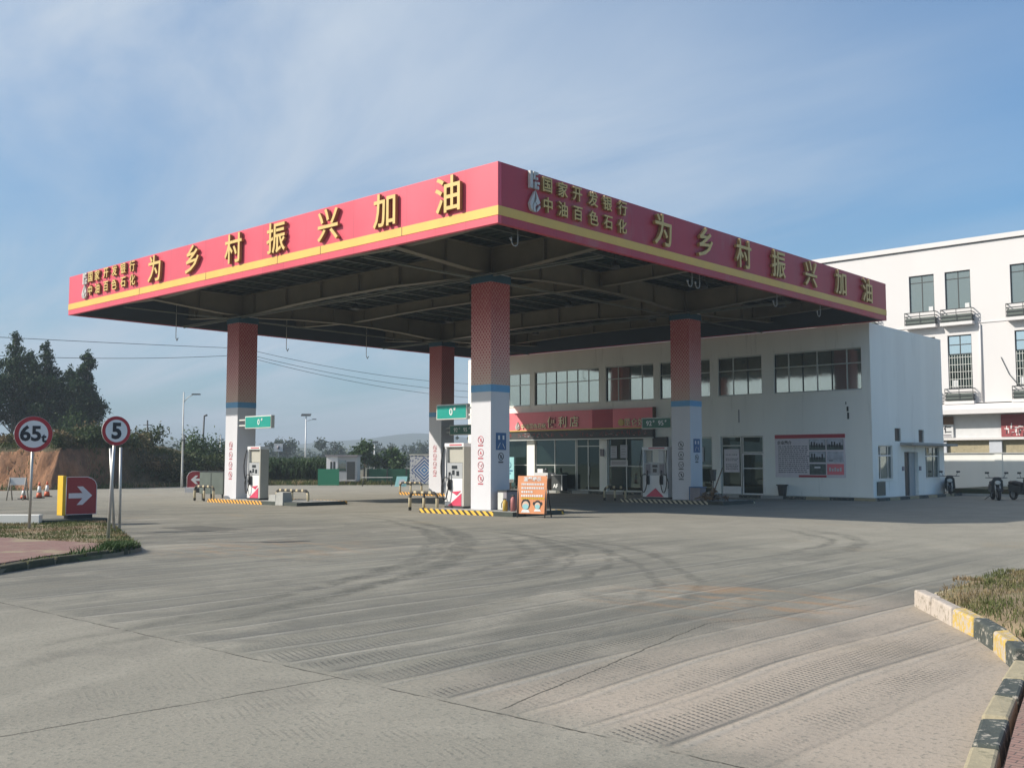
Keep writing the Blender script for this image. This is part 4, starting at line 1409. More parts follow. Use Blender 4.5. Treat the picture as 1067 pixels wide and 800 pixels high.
SX0, SX1, SY0, SY1, SZ = -45.2, -19.28, 45.5, 54.5, 8.12
store = thing('shop_building', 'two storey white flat roofed shop building behind the canopy', 'building', (-32, 50, 0))
UPW = [(-24.12, -19.70, 6), (-27.25, -24.79, 3), (-30.80, -27.73, 4), (-34.42, -31.22, 4), (-39.68, -34.90, 6), (-44.40, -40.06, 5)]
UZ0, UZ1 = 5.06, 7.03
holes = [(a, c, UZ0, UZ1) for a, c, n in UPW]
holes += [(-44.8, -40.29, 0.12, 3.45), (-39.69, -36.60, 0.12, 3.45), (-36.60, -34.88, 0.12, 3.45), (-34.36, -31.90, 0.12, 3.45), (-28.80, -27.66, 0.12, 3.03), (-27.17, -24.77, 0.12, 3.03)]
b = MB(); wall_cells(b, 'X', SY0, SY0 + 0.24, SX0, SX1, 0, SZ, holes, WALL); b.build('front_wall', store)
sh = [(46.15, 47.80, 0.93, 2.50), (49.20, 50.92, 0.06, 2.22), (51.92, 53.82, 0.93, 2.50), (48.12, 48.86, 2.72, 3.34), (51.10, 51.80, 2.71, 3.33)]
b = MB(); wall_cells(b, 'Y', SX1 - 0.24, SX1, SY0 + 0.242, SY1, 0, SZ - 0.002, sh, WALL); b.build('side_wall', store)
b = MB()
b.box(SX0, SY1 - 0.24, 0, SX1 - 0.242, SY1, SZ - 0.004, WALL)
b.box(SX0, SY0 + 0.242, 0, SX0 + 0.24, SY1 - 0.242, SZ - 0.004, WALL)
b.build('rear_wall', store)
b = MB(); b.box(SX0 + 0.242, SY0 + 0.242, 7.55, SX1 - 0.242, SY1 - 0.242, 7.7, GREYC); b.build('roof', store)
b = MB(); b.box(SX0 + 0.25, SY0 + 0.25, 3.5, SX1 - 0.25, SY1 - 0.25, 3.7, INTER); b.build('floor_slab', store)
b = MB()
b.box(SX0 + 0.25, 50.2, 0.05, SX1 - 0.25, 50.35, 3.49, INTER)
b.box(-28.9, SY0 + 0.25, 0.05, -28.85, 50.19, 3.49, INTER)
b.build('inner_wall', store)
b = MB(); b.box(SX0 + 0.25, SY0 + 0.25, 0.0, SX1 - 0.25, 50.19, 0.11, GREYC); b.build('inner_floor', store)

for a, c, n in UPW:
    fr_ = MB()
    y0, y1 = SY0 + 0.10, SY0 + 0.16
    fr_.box(a, y0, UZ0, c, y1, UZ0 + 0.06, ALU)
    fr_.box(a, y0, UZ1 - 0.06, c, y1, UZ1, ALU)
    zt = UZ0 + (UZ1 - UZ0) * 0.64
    fr_.box(a + 0.06, y0, zt - 0.025, c - 0.06, y1, zt + 0.025, ALU)
    for k in range(n + 1):
        x = a + (c - a) * k / n
        x = min(max(x, a + 0.03), c - 0.03)
        for (za, zb) in ((UZ0 + 0.06, zt - 0.025), (zt + 0.025, UZ1 - 0.06)):
            fr_.box(x - 0.03, y0 + 0.001, za, x + 0.03, y1 - 0.001, zb, ALU if k % 2 else DARKM)
    win = fr_.build('window', store)
    pn = MB(); pn.box(a + 0.01, y0 + 0.022, UZ0 + 0.01, c - 0.01, y0 + 0.034, UZ1 - 0.01, GLASS_UP); pn.build('pane', win)
    sl = MB(); sl.box(a - 0.02, SY0 - 0.03, UZ0 - 0.06, c + 0.02, SY0 + 0.098, UZ0 - 0.002, WALL); sl.build('sill', win)


def glazing(name, a, c, z0, z1, y, mids=(), trans=(), g=GLASS_LO, parent=store, fm=ALU):
    f = MB()
    f.box(a, y, z0, c, y + 0.07, z0 + 0.06, fm)
    f.box(a, y, z1 - 0.06, c, y + 0.07, z1, fm)
    xs = [a + 0.03, c - 0.03] + list(mids)
    for x in xs:
        f.box(x - 0.03, y + 0.001, z0 + 0.06, x + 0.03, y + 0.069, z1 - 0.06, fm)
    for z in trans:
        f.box(a + 0.06, y + 0.003, z - 0.025, c - 0.06, y + 0.066, z + 0.025, fm)
    o = f.build(name, parent)
    p = MB(); p.box(a + 0.02, y + 0.03, z0 + 0.02, c - 0.02, y + 0.042, z1 - 0.02, g); p.build('pane', o)
    return o


glazing('shop_window', -44.8, -40.30, 0.13, 3.44, SY0 + 0.08, (-42.6,), (1.55,))
glazing('shop_window', -39.68, -36.62, 0.13, 3.44, SY0 + 0.08, (-38.2,), (1.55,))
dd = glazing('entrance_door', -36.58, -34.90, 0.13, 3.44, SY0 + 0.08, (-35.75,), (2.62,), GLASS_DK)
b = MB(); b.tube([(-35.66, SY0 + 0.05, 1.0), (-35.66, SY0 + 0.05, 1.5)], 0.02, ALU, 6); b.build('door_handle', dd)
glazing('shop_window', -34.34, -31.92, 0.13, 3.44, SY0 + 0.08, (-33.1,), (1.5,))
wd = glazing('shop_window', -28.78, -27.68, 0.13, 3.02, SY0 + 0.08, (), (1.55,))
b = MB(); b.box(-28.72, SY0 + 0.06, 1.75, -28.20, SY0 + 0.075, 2.5, GREYPAPER); b.build('paper_notice', wd)
d2 = glazing('side_panel_window', -27.15, -26.02, 0.13, 3.02, SY0 + 0.08, (), (2.55,), GLASS_DK)
b = MB(); b.box(-27.00, SY0 + 0.055, 1.22, -26.14, SY0 + 0.075, 2.38, PINKPAPER); n_ = b.build('paper_notice', d2)
b = MB()
rr = random.Random(3)
for v in (2.1, 1.9, 1.82, 1.62, 1.54, 1.46, 1.38):
    u = -26.9
    while u < -26.25:
        wdt = rr.uniform(0.03, 0.09)
        b.box(u, SY0 + 0.050, v - 0.025, u + wdt, SY0 + 0.054, v + 0.02, BIN)
        u += wdt + rr.uniform(0.02, 0.06)
b.build('text_line', n_)
b = MB(); b.box(-27.08, SY0 + 0.04, 0.14, -26.06, SY0 + 0.078, 0.52, WHITE); b.build('kick_panel', d2)
d3 = glazing('office_door', -25.97, -24.80, 0.13, 2.16, SY0 + 0.07, (), (1.42,), GLASS_DK, fm=WHITE)
b = MB(); b.tube([(-25.90, SY0 + 0.03, 1.0), (-25.90, SY0 + 0.03, 1.35)], 0.02, ALU, 6); b.build('door_handle', d3)
glazing('door_transom', -25.97, -24.80, 2.18, 3.02, SY0 + 0.08, (), (), GLASS_DK, fm=ALU)
# goods and counters seen through the glass
rr = random.Random(5)
for k, (x, y, wx, h) in enumerate(((-43.0, 47.6, 2.0, 1.5), (-38.9, 48.4, 1.6, 1.7), (-37.3, 47.0, 0.9, 0.95), (-33.2, 47.2, 1.9, 1.25), (-35.6, 49.2, 1.2, 1.8))):
    b = MB()
    b.box(x - wx / 2, y, 0.12, x + wx / 2, y + 0.5, h, SHELF if k != 2 else WHITE)
    b.box(x - wx / 2 - 0.03, y - 0.03, h + 0.002, x + wx / 2 + 0.03, y + 0.53, h + 0.04, ALU)
    tag(b.build('shop_shelf', loc=(x, y, 0.12)), ('low dark shelf unit inside the left shop window', 'dark goods shelf behind the glass left of the entrance', 'white counter inside the glass just left of the entrance', 'goods shelf inside the window right of the entrance', 'dark shelf inside the shop straight behind the entrance door')[k], 'shelf')
# posters on the shop glass
for k, (x0, x1, z0, z1, m, lab) in enumerate(((-34.15, -33.72, 1.95, 2.62, GREYPAPER, 'left pale notice of a pair on the glass right of the entrance'), (-33.48, -33.02, 1.95, 2.66, GREYPAPER, 'right pale notice of a pair on the glass right of the entrance'), (-34.15, -33.00, 1.50, 1.84, PAPER, 'wide pale notice below a pair of tall notices on the shop glass'))):
    b = MB(); b.box(x0, SY0 + 0.05, z0, x1, SY0 + 0.074, z1, m)
    t = thing('paper_notice', lab, 'notice', ((x0 + x1) / 2, SY0 + 0.05, z0))
    b.build('sheet', t)
    for q in range(4):
        b = MB()
        zq = z1 - 0.08 - q * (z1 - z0 - 0.14) / 4
        b.box(x0 + 0.06, SY0 + 0.044, zq - 0.02, x1 - 0.08 - 0.05 * (q % 2), SY0 + 0.048, zq + 0.01, BIN)
        b.build('text_line', t)
t = thing('roll_up_banner', 'tall pale cyan banner standing left of the orange board by the shop glass', 'banner', (-41.2, 45.1, 0.12))
b = MB(); b.box(-41.75, 45.08, 0.30, -40.95, 45.10, 2.02, CYAN); b.build('sheet', t)
b = MB(); b.tube([(-41.35, 45.16, 0.12), (-41.35, 45.13, 2.0)], 0.015, ALU, 6); b.box(-41.75, 45.02, 0.12, -40.95, 45.17, 0.2, ALU); b.build('stand', t)
b = MB()
b.ring((-41.35, 45.075, 1.55), (1, 0, 0), (0, 0, 1), 0.17, 0.02, BLUESIGN, 20)
b.box(-41.65, 45.07, 1.18, -41.05, 45.078, 1.25, BLUESIGN)
b.box(-41.6, 45.07, 1.02, -41.2, 45.078, 1.08, BLUESIGN)
b.build('banner_mark', t)
t = thing('white_bench', 'low white bench beneath the cyan banner in front of the shop', 'bench', (-42.0, 44.9, 0.12))
b = MB(); b.box(-43.2, 44.65, 0.52, -40.9, 45.0, 0.72, WHITE); b.build('seat', t)
for x in (-43.0, -41.1):
    b = MB(); b.box(x - 0.05, 44.68, 0.12, x + 0.05, 44.97, 0.518, CARD); b.build('leg', t)
t = thing('ice_cabinet', 'brown and white drinks cabinet left of the shop entrance', 'cabinet', (-38.5, 44.9, 0.12))
b = MB(); b.box(-39.0, 44.7, 0.12, -38.0, 45.3, 0.78, CARD); b.build('lower_body', t)
b = MB(); b.box(-39.02, 44.68, 0.782, -37.98, 45.32, 1.12, PAPER); b.build('upper_body', t)
b = MB(); b.box(-38.9, 44.85, 1.122, -38.5, 45.1, 1.34, WHITE); b.tube([(-38.3, 44.95, 1.12), (-38.3, 44.95, 1.4)], 0.06, LCD, 8); b.build('top_box', t)
t = thing('drinks_crate', 'dark framed box with white letters left of the shop door', 'crate', (-37.4, 44.95, 0.12))
b = MB(); b.box(-37.8, 44.8, 0.12, -37.0, 45.2, 0.98, BINK); b.build('box_body', t)
b = MB(); b.box(-37.82, 44.78, 0.983, -36.98, 45.22, 1.02, PAPER); b.box(-37.06, 44.785, 0.14, -37.0, 44.798, 0.98, PAPER); b.build('rim', t)
text('lettering', 'AF', 0.3, 0.01, 0.01, TXTW, (-37.5, 44.79, 0.38), FACE_MY, t)

# plinth kerb along the shop
b = MB(); b.box(SX0, 44.45, 0, -19.0, 45.49, 0.115, GREYC); b.box(-19.27, 45.492, 0, -18.7, 54.4, 0.114, GREYC)
tag(b.build('shop_step'), kind='structure')
b = MB()
x = SX0
k = 0
while x < -19.2:
    b.box(x, 44.33, 0, min(x + 1.15, -18.7), 44.448, 0.135, KERBK if k % 2 else GREYC if x < -24 else KERBP)
    x += 1.16
    k += 1
y = 44.5
while y < 54:
    b.box(-18.698, y, 0, -18.58, y + 1.15, 0.135, KERBK if k % 2 else KERBP)
    y += 1.16
    k += 1
b.build('plinth_kerb', store)
# wall fittings
b = MB(); b.box(-20.42, SY0 - 0.03, 3.72, -20.34, SY0 - 0.002, 4.02, DARKM); b.box(-20.44, SY0 - 0.03, 4.08, -20.36, SY0 - 0.002, 4.30, DARKM); b.box(-20.50, SY0 - 0.02, 4.40, -20.46, SY0 - 0.002, 4.52, DARKM)
b.box(-26.10, SY0 - 0.03, 3.70, -26.06, SY0 - 0.002, 4.34, BIN)
b.build('wall_stub', store)
b = MB(); b.box(-31.2, SY0 - 0.18, 2.45, -30.3, SY0 - 0.002, 3.05, BINK); b.build('meter_box', store)
b = MB(); b.box(-34.78, SY0 - 0.10, 2.05, -34.55, SY0 - 0.002, 2.45, BIN); b.build('wall_lamp', store)
# side wall fittings
PXF = SX1 + 0.002


def side_window(y0, y1, z0, z1, parts):
    f = MB()
    x0, x1 = SX1 - 0.14, SX1 - 0.08
    f.box(x0, y0, z0, x1, y1, z0 + 0.05, ALU); f.box(x0, y0, z1 - 0.05, x1, y1, z1, ALU)
    zt = z0 + (z1 - z0) * 0.70
    f.box(x0, y0 + 0.05, zt - 0.03, x1 + 0.01, y1 - 0.05, zt + 0.03, WHITE)
    for y in [y0 + 0.025, y1 - 0.025] + parts:
        f.box(x0 + 0.001, y - 0.025, z0 + 0.05, x1 - 0.001, y + 0.025, zt - 0.03, ALU)
        f.box(x0 + 0.001, y - 0.025, zt + 0.03, x1 - 0.001, y + 0.025, z1 - 0.05, ALU)
    o = f.build('side_window', store)
    p = MB(); p.box(x0 + 0.02, y0 + 0.01, z0 + 0.01, x0 + 0.03, y1 - 0.01, z1 - 0.01, GLASS_FAR); p.build('pane', o)
    s_ = MB(); s_.box(SX1 - 0.075, y0 - 0.03, z0 - 0.05, SX1 + 0.04, y1 + 0.03, z0 - 0.002, WALL); s_.build('sill', o)
    c = MB(); c.box(x0 - 0.03, y0 + 0.35, z0 + 0.02, x0 - 0.015, y1 - 0.25, zt - 0.04, PAPER); c.build('curtain', o)


side_window(46.15, 47.80, 0.93, 2.50, [46.55, 47.4])
side_window(51.92, 53.82, 0.93, 2.50, [52.3, 53.2])
b = MB(); b.box(SX1 - 0.20, 50.20, 0.07, SX1 - 0.16, 50.90, 2.2, DOORG); dr = b.build('side_door', store)
b = MB(); b.box(SX1 - 0.23, 49.21, 0.07, SX1 - 0.205, 50.19, 2.2, BINK); b.build('dark_opening', dr)
b = MB(); b.box(SX1 + 0.002, 48.72, 2.54, SX1 + 0.62, 54.75, 2.66, GREYC); b.build('door_canopy', store)
for (y0, y1, z0, z1) in ((48.12, 48.86, 2.72, 3.34), (51.10, 51.80, 2.71, 3.33)):
    b = MB(); b.box(SX1 - 0.22, y0, z0, SX1 - 0.10, y1, z1, BINK)
    for q in range(6):
        z = z0 + (z1 - z0) * (q + 0.5) / 6
        b.box(SX1 - 0.098, y0, z - 0.012, SX1 - 0.05, y1, z + 0.012, DARKM)
    b.build('vent', store)
b = MB(); b.box(PXF, 45.88, 0.20, SX1 + 0.05, 46.76, 0.83, CABG); b.build('wall_cabinet', store)
for y in (48.95, 51.1):
    b = MB(); b.box(PXF, y - 0.08, 1.32, SX1 + 0.06, y + 0.08, 1.52, BIN); b.build('switch_box', store)

# shop sign with characters and the strip display under it
ss = thing('shop_sign', 'long red shop sign with gold characters above the shop windows', 'sign', (-37.2, 45.3, 3.6))
b = MB(); b.box(-43.6, 45.22, 3.60, -35.16, 45.49, 4.64, SHOPRED); b.box(-33.75, 45.22, 3.60, -31.10, 45.49, 4.64, SHOPRED); pn_ = b.build('red_panel', ss)
b = MB(); b.box(-35.158, 45.212, 3.60, -33.752, 45.489, 4.64, SHOPRED2); b.build('dark_patch', ss)
b = MB(); b.box(-43.6, 45.16, 3.535, -31.08, 45.489, 3.597, GOLD); b.build('trim', ss)
b = MB(); b.box(-31.098, 45.21, 3.60, -31.05, 45.489, 4.66, WOOD); b.build('end_cap', ss)
for ch, x in zip('便利店', (-38.08, -37.28, -36.42)):
    text('letter', ch, 0.66, 0.05, 0.006, (GOLDP, WOOD), (x, 45.17, 4.02), FACE_MY, pn_)
for k, ch in enumerate('中油百色石化'):
    text('letter', ch, 0.34, 0.03, 0.004, (GOLDP, WOOD), (-40.32 + k * 0.33, 45.185, 3.82), FACE_MY, pn_)
drop_logo(lambda u, v: (-40.75 + u * 0.8, 45.215, 3.87 + v * 0.8), (0, -0.06, 0), SILVER).build('emblem', pn_)
for ch, x in zip('昆仑好客', (-32.72, -32.26, -31.80, -31.38)):
    text('letter', ch, 0.46, 0.03, 0.004, (GOLDP, WOOD), (x, 45.185, 3.88), FACE_MY, pn_)
b = MB(); b.tube([(-33.14, 45.219, 3.88), (-33.14, 45.15, 3.88)], 0.19, GOLD, 20, False); b.build('emblem', pn_)
led = thing('led_strip_display', 'dark strip display with dim red dot characters under the shop sign', 'display', (-37.2, 45.3, 3.05))
b = MB(); b.box(-43.6, 45.24, 3.05, -31.12, 45.49, 3.50, BINK); b.build('display_case', led)
b = MB()
rr = random.Random(12)
x = -43.3
LEDM = mat('dim red dots', (0.30, 0.06, 0.06), 0.5, 0.3, 9)
while x < -31.5:
    if rr.random() < 0.84:
        for q in range(rr.randint(5, 9)):
            u, v = rr.uniform(0, 0.24), rr.uniform(3.16, 3.38)
            if rr.random() < 0.5:
                b.box(x + u, 45.232, v, x + u + 0.03, 45.239, v + rr.uniform(0.06, 0.12), LEDM)
            else:
                b.box(x + u, 45.232, v, x + u + rr.uniform(0.06, 0.14), 45.239, v + 0.025, LEDM if rr.random() < 0.8 else PANELG)
    x += 0.36
b.build('dot_text', led)
b = MB(); b.box(-43.6, 45.20, 2.985, -31.10, 45.49, 3.047, ALU); b.build('trim', led)

# information poster on the wall
po = thing('wall_poster', 'wide information poster with red band and six photographs on the white wall', 'poster', (-22.3, 45.45, 1.0))
b = MB(); b.box(-24.12, SY0 - 0.03, 1.00, -20.56, SY0 - 0.003, 2.86, PINKPAPER); pp = b.build('sheet', po)
b = MB(); b.box(-24.12, SY0 - 0.036, 2.862, -20.56, SY0 - 0.003, 3.04, SHOPRED2); b.build('red_band', po)
b = MB(); b.box(-22.9, SY0 - 0.036, 1.01, -21.50, SY0 - 0.032, 1.11, SHOPRED2); b.build('red_band', po)
b = MB()
rr = random.Random(2)
for v in np.arange(2.48, 1.15, -0.095):
    u = -23.95
    while u < -22.45:
        wdt = rr.uniform(0.05, 0.16)
        b.box(u, SY0 - 0.037, v - 0.022, u + wdt, SY0 - 0.032, v + 0.026, BIN)
        u += wdt + rr.uniform(0.02, 0.05)
b.build('text_line', pp)
text('lettering', '企业简介', 0.19, 0.006, 0.004, TXTB, (-23.62, SY0 - 0.036, 2.66), FACE_MY, pp)
for k, (u, v, m) in enumerate(((-22.34, 2.30, PHOTO1), (-21.46, 2.30, PHOTO1), (-22.34, 1.72, PHOTO1), (-21.46, 1.72, PHOTO2), (-22.34, 1.14, PHOTO1), (-21.46, 1.14, SHOPRED))):
    b = MB(); b.box(u, SY0 - 0.040, v, u + 0.82, SY0 - 0.032, v + 0.50, m)
    ph = b.build('photograph', po)
    b = MB()
    if k < 3:
        b.prism([(u + 0.02, SY0 - 0.041, v + 0.24), (u + 0.8, SY0 - 0.041, v + 0.22), (u + 0.8, SY0 - 0.041, v + 0.49), (u + 0.02, SY0 - 0.041, v + 0.49)], (0, -0.003, 0), PHOTO2)
        rr2 = random.Random(k)
        for q in range(5):
            uu = u + 0.1 + q * 0.13
            b.box(uu, SY0 - 0.048, v + 0.12, uu + 0.07, SY0 - 0.045, v + 0.22 + rr2.uniform(0.02, 0.2), BINK)
    elif k == 4:
        b.box(u + 0.25, SY0 - 0.044, v + 0.30, u + 0.55, SY0 - 0.041, v + 0.38, WHITE)
    elif k == 5:
        for q in range(5):
            b.box(u + 0.10 + q * 0.13, SY0 - 0.044, v + 0.16, u + 0.19 + q * 0.13, SY0 - 0.041, v + 0.34 - 0.05 * (q % 2), PAPER)
    else:
        b.box(u + 0.1, SY0 - 0.044, v + 0.06, u + 0.3, SY0 - 0.041, v + 0.10, BINK)
    b.build('printed_shape', ph)

t = thing('waste_bin', 'small dark waste bin on the shop step under the poster', 'bin', (-23.6, 45.1, 0.115))
b = MB(); b.hexa([(-23.72, 44.98, .115), (-23.46, 44.98, .115), (-23.46, 45.24, .115), (-23.72, 45.24, .115)], [(-23.76, 44.94, .60), (-23.42, 44.94, .60), (-23.42, 45.28, .60), (-23.76, 45.28, .60)], BINK); b.build('bin_body', t)
b = MB(); b.box(-23.80, 44.90, .602, -23.38, 45.32, .66, DARKM); b.build('bin_lid', t)

# ------------------------------------------------------------------ rear building
RY = 68.0
ap = thing('apartment_building', 'cream white three storey building rising behind the boundary wall on the right', 'building', (-20, 72, 0))
RX0, RX1 = -34.0, -4.0
UW = [(-32.3, 1.62), (-29.98, 1.6), (-26.0, 1.64), (-23.66, 1.60), (-19.66, 1.62), (-17.32, 1.60), (-13.3, 1.62), (-10.98, 1.6)]
LW = [(-29.95, 1.5), (-25.9, 1.5), (-23.61, 1.50), (-19.52, 1.50), (-17.3, 1.5), (-13.2, 1.5), (-10.95, 1.5)]
uz0, uz1 = 11.60, 14.10
lz0, lz1 = 6.45, 9.92
holes = [(x, x + w_, uz0, uz1) for x, w_ in UW] + [(x, x + w_, lz0, lz1) for x, w_ in LW]
b = MB(); wall_cells(b, 'X', RY, RY + 0.3, RX0, RX1, 5.5, 15.76, holes, WALLR); b.build('front_wall', ap)
b = MB()
b.box(RX0, RY + 0.302, 0, RX0 + 0.3, RY + 11, 15.75, WALLR)
b.box(RX1 - 0.3, RY + 0.302, 0, RX1, RY + 11, 15.75, WALLR)
b.box(RX0 + 0.302, RY + 10.7, 0, RX1 - 0.302, RY + 11, 15.75, WALLR)
b.build('side_wall', ap)
b = MB(); b.box(RX0 - 0.15, RY - 0.16, 15.82, RX1 + 0.15, RY + 11.1, 16.13, WALLR); b.box(RX0 + .05, RY + 0.05, 15.762, RX1 - .05, RY + 10.9, 15.818, DARKM); b.build('roof_edge', ap)  # dark strip below the cap stands for the shadow gap
b = MB(); b.box(-18.4, RY + 1.0, 16.132, -12.0, RY + 8.0, 16.75, DARKBASE); b.build('roof_hut', ap)
b = MB()
for z in (5.52, 10.2):
    b.box(RX0 + 0.31, RY + 0.9, z, RX1 - 0.31, RY + 10.6, z + 0.2, INTER)
b.box(RX0 + 0.31, RY + 3.2, 5.8, RX1 - 0.31, RY + 3.3, 15.6, INTER)
b.build('inner_floor', ap)
b = MB(); b.box(RX0, RY - 0.05, 10.58, RX1, RY - 0.002, 10.64, WALLR); b.build('string_course', ap)


def far_window(x, w_, z0, z1, lower, k):
    y0, y1 = RY + 0.12, RY + 0.18
    f = MB()
    fm = DARKM
    f.box(x, y0, z0, x + w_, y1, z0 + 0.07, fm); f.box(x, y0, z1 - 0.07, x + w_, y1, z1, fm)
    zt = z1 - 0.48 if not lower else z1 - 0.62
    for xx in (x + 0.03, x + w_ / 2, x + w_ - 0.03):
        f.box(xx - 0.03, y0 + .001, z0 + 0.07, xx + 0.03, y1 - .001, z1 - 0.07, fm)
    f.box(x + 0.06, y0 + .003, zt - 0.03, x + w_ - 0.06, y1 - .003, zt + 0.03, fm)
    if lower:
        f.box(x + 0.06, y0 + .003, z1 - 1.27, x + w_ - 0.06, y1 - .003, z1 - 1.20, fm)
    o = f.build('window', ap)
    p = MB()
    if lower:
        p.box(x + 0.01, y0 + 0.022, z1 - 1.22, x + w_ - 0.01, y0 + 0.032, z1 - 0.01, GLASS_SKY)
        p.box(x + 0.01, y0 + 0.022, z0 + 0.01, x + w_ - 0.01, y0 + 0.032, z1 - 1.222, GLASS_DK)
        p.build('pane', o)
        gr = MB()
        for q in range(9):
            xx = x + 0.08 + (w_ - 0.16) * q / 8
            gr.box(xx - 0.012, y0 - 0.10, z0 + 0.05, xx + 0.012, y0 - 0.08, z1 - 1.3, PIPEW)
        for q in range(5):
            zz = z0 + 0.15 + (z1 - z0 - 1.6) * q / 4
            gr.box(x + 0.03, y0 - 0.079, zz - 0.015, x + w_ - 0.03, y0 - 0.06, zz + 0.015, PIPEW)
        gr.build('window_grille', o)
        rr3 = random.Random(k)
        cu = MB()
        cu.box(x + 0.45 + 0.2 * rr3.random(), y0 + 0.05, z0 + 0.05, x + 1.25, y0 + 0.07, z1 - 1.5, INTER)
        cu.box(x + 0.2, y0 - 0.05, z0 + 0.08, x + 0.55, y0 - 0.02, z0 + 0.55, PAPER)
        cu.build('household_item', o)
    else:
        p.box(x + 0.01, y0 + 0.022, z0 + 0.01, x + w_ - 0.01, y0 + 0.032, z1 - 0.01, GLASS_FAR); p.build('pane', o)
        c2 = MB()
        c2.box(x + w_ * 0.75, y0 - 0.03, z0 + 0.08, x + w_ * 0.92, y0 - 0.005, z0 + 0.36, PAPER)
        c2.build('paper', o)


def rack(x0, x1, z0, z1, dp):
    """flower rack in front of a window: slab, bars"""
    b = MB(); b.box(x0 - 0.03, RY - dp - 0.03, z0 - 0.20, x1 + 0.03, RY - 0.003, z0, WALLR); o = b.build('balcony', ap)
    r_ = MB()
    n = 4
    for q in range(n):
        z = z0 + 0.12 + (z1 - z0 - 0.14) * q / (n - 1)
        r_.box(x0, RY - dp, z - 0.03, x1, RY - dp + 0.03, z + 0.03, DARKM)
        r_.box(x0, RY - dp + 0.03, z - 0.03, x0 + 0.03, RY - 0.01, z + 0.03, DARKM)
        r_.box(x1 - 0.03, RY - dp + 0.03, z - 0.03, x1, RY - 0.01, z + 0.03, DARKM)
    for xx in (x0, (x0 + x1) / 2, x1 - 0.04):
        r_.box(xx, RY - dp - 0.012, z0, xx + 0.04, RY - dp - 0.002, z1, DARKM)
    r_.box(x0 + 0.05, RY - dp + 0.05, z0 + 0.02, x1 - 0.05, RY - 0.1, z0 + 0.50, CABG)
    r_.build('railing', o)


for k, (x, w_) in enumerate(UW):
    far_window(x, w_, uz0, uz1, False, k)
    rack(x - 0.18, x + w_ + 0.18, 10.72, 11.58, 0.50)
for k, (x, w_) in enumerate(LW):
    far_window(x, w_, lz0, lz1, True, k)
    rack(x - 0.14, x + w_ + 0.14, 5.62, 6.43, 0.42)
b = MB(); b.box(RX0, RY - 0.95, 4.76, RX1, RY + 0.3, 5.05, WALLR); b.hexa([(RX0, RY - 0.95, 5.052), (RX1, RY - 0.95, 5.052), (RX1, RY - .001, 5.052), (RX0, RY - .001, 5.052)], [(RX0, RY - 0.35, 5.42), (RX1, RY - 0.35, 5.42), (RX1, RY - .001, 5.42), (RX0, RY - .001, 5.42)], WALLR); b.build('ledge', ap)
b = MB(); b.box(RX0, RY + 0.12, 3.28, RX1, RY + 0.3, 4.758, PAPER); b.build('fascia_band', ap)
b = MB(); b.box(RX0, RY - 0.15, 3.13, RX1, RY + 0.3, 3.278, WALLR); b.build('ledge', ap)
b = MB(); b.box(RX0, RY + 0.25, 0, RX1, RY + 0.30, 3.128, KERBP); b.build('shutter', ap)
for x in np.arange(-31.4, -5, 3.38):
    b = MB(); b.box(x, RY + 0.02, 0, x + 0.75, RY + 0.248, 3.128, GREYPAPER); b.build('pilaster', ap)
b = MB(); b.tube([(-21.55, RY - 0.08, 10.5), (-21.55, RY - 0.08, 5.6)], 0.06, WALLR, 8); b.build('downpipe', ap)
b = MB(); b.tube([(-20.35, RY - 0.05, 8.3), (-19.9, RY - 0.06, 7.2), (-19.3, RY - 0.2, 6.4), (-18.6, RY - 0.4, 6.05), (-17.9, RY - 0.5, 5.95)], 0.022, DARKM, 5); b.build('loose_cable', ap)

t = thing('shop_board', 'small white and brown shop board under the ledge just right of the shop building', 'sign', (-23.9, 67.9, 3.3))
b = MB(); b.box(-24.6, RY - 0.02, 3.30, -23.42, RY + 0.10, 4.15, PAPER); b.build('board', t)
b = MB(); b.box(-24.6, RY - 0.021, 4.152, -23.42, RY + 0.10, 4.66, WOOD); b.build('upper_board', t)
text('lettering', '仁', 0.5, 0.01, 0.01, TXTB, (-23.78, RY - 0.03, 3.85), FACE_MY, t)
b = MB(); b.box(-24.1, RY - 0.03, 3.42, -23.55, RY - 0.022, 3.50, BIN); b.box(-24.0, RY - 0.03, 3.34, -23.5, RY - 0.022, 3.38, BIN); b.build('text_line', t)
BANNER = mat('dull red banner', (0.27, 0.055, 0.06), 0.6, 0.25, 2)
t = thing('shop_board', 'red shop banner with white strokes at the right edge under the ledge', 'sign', (-18.4, 67.9, 3.3))
b = MB(); b.box(-20.5, RY - 0.02, 3.30, -16.6, RY + 0.10, 4.70, BANNER); b.build('board', t)
b = MB()
rr = random.Random(21)
for k in range(90):
    u, v = rr.uniform(-20.2, -17.0), rr.uniform(3.40, 4.02)
    m_ = rr.choice((TXTW, TXTW, PINKPAPER, TXTB))
    if rr.random() < 0.5:
        b.obox((u, RY - 0.026, v), (0.045, 0.006, rr.uniform(0.12, 0.32)), 0, m_)
    else:
        b.obox((u, RY - 0.030, v), (rr.uniform(0.08, 0.26), 0.006, 0.045), 0, m_)
b.build('brush_stroke', t)

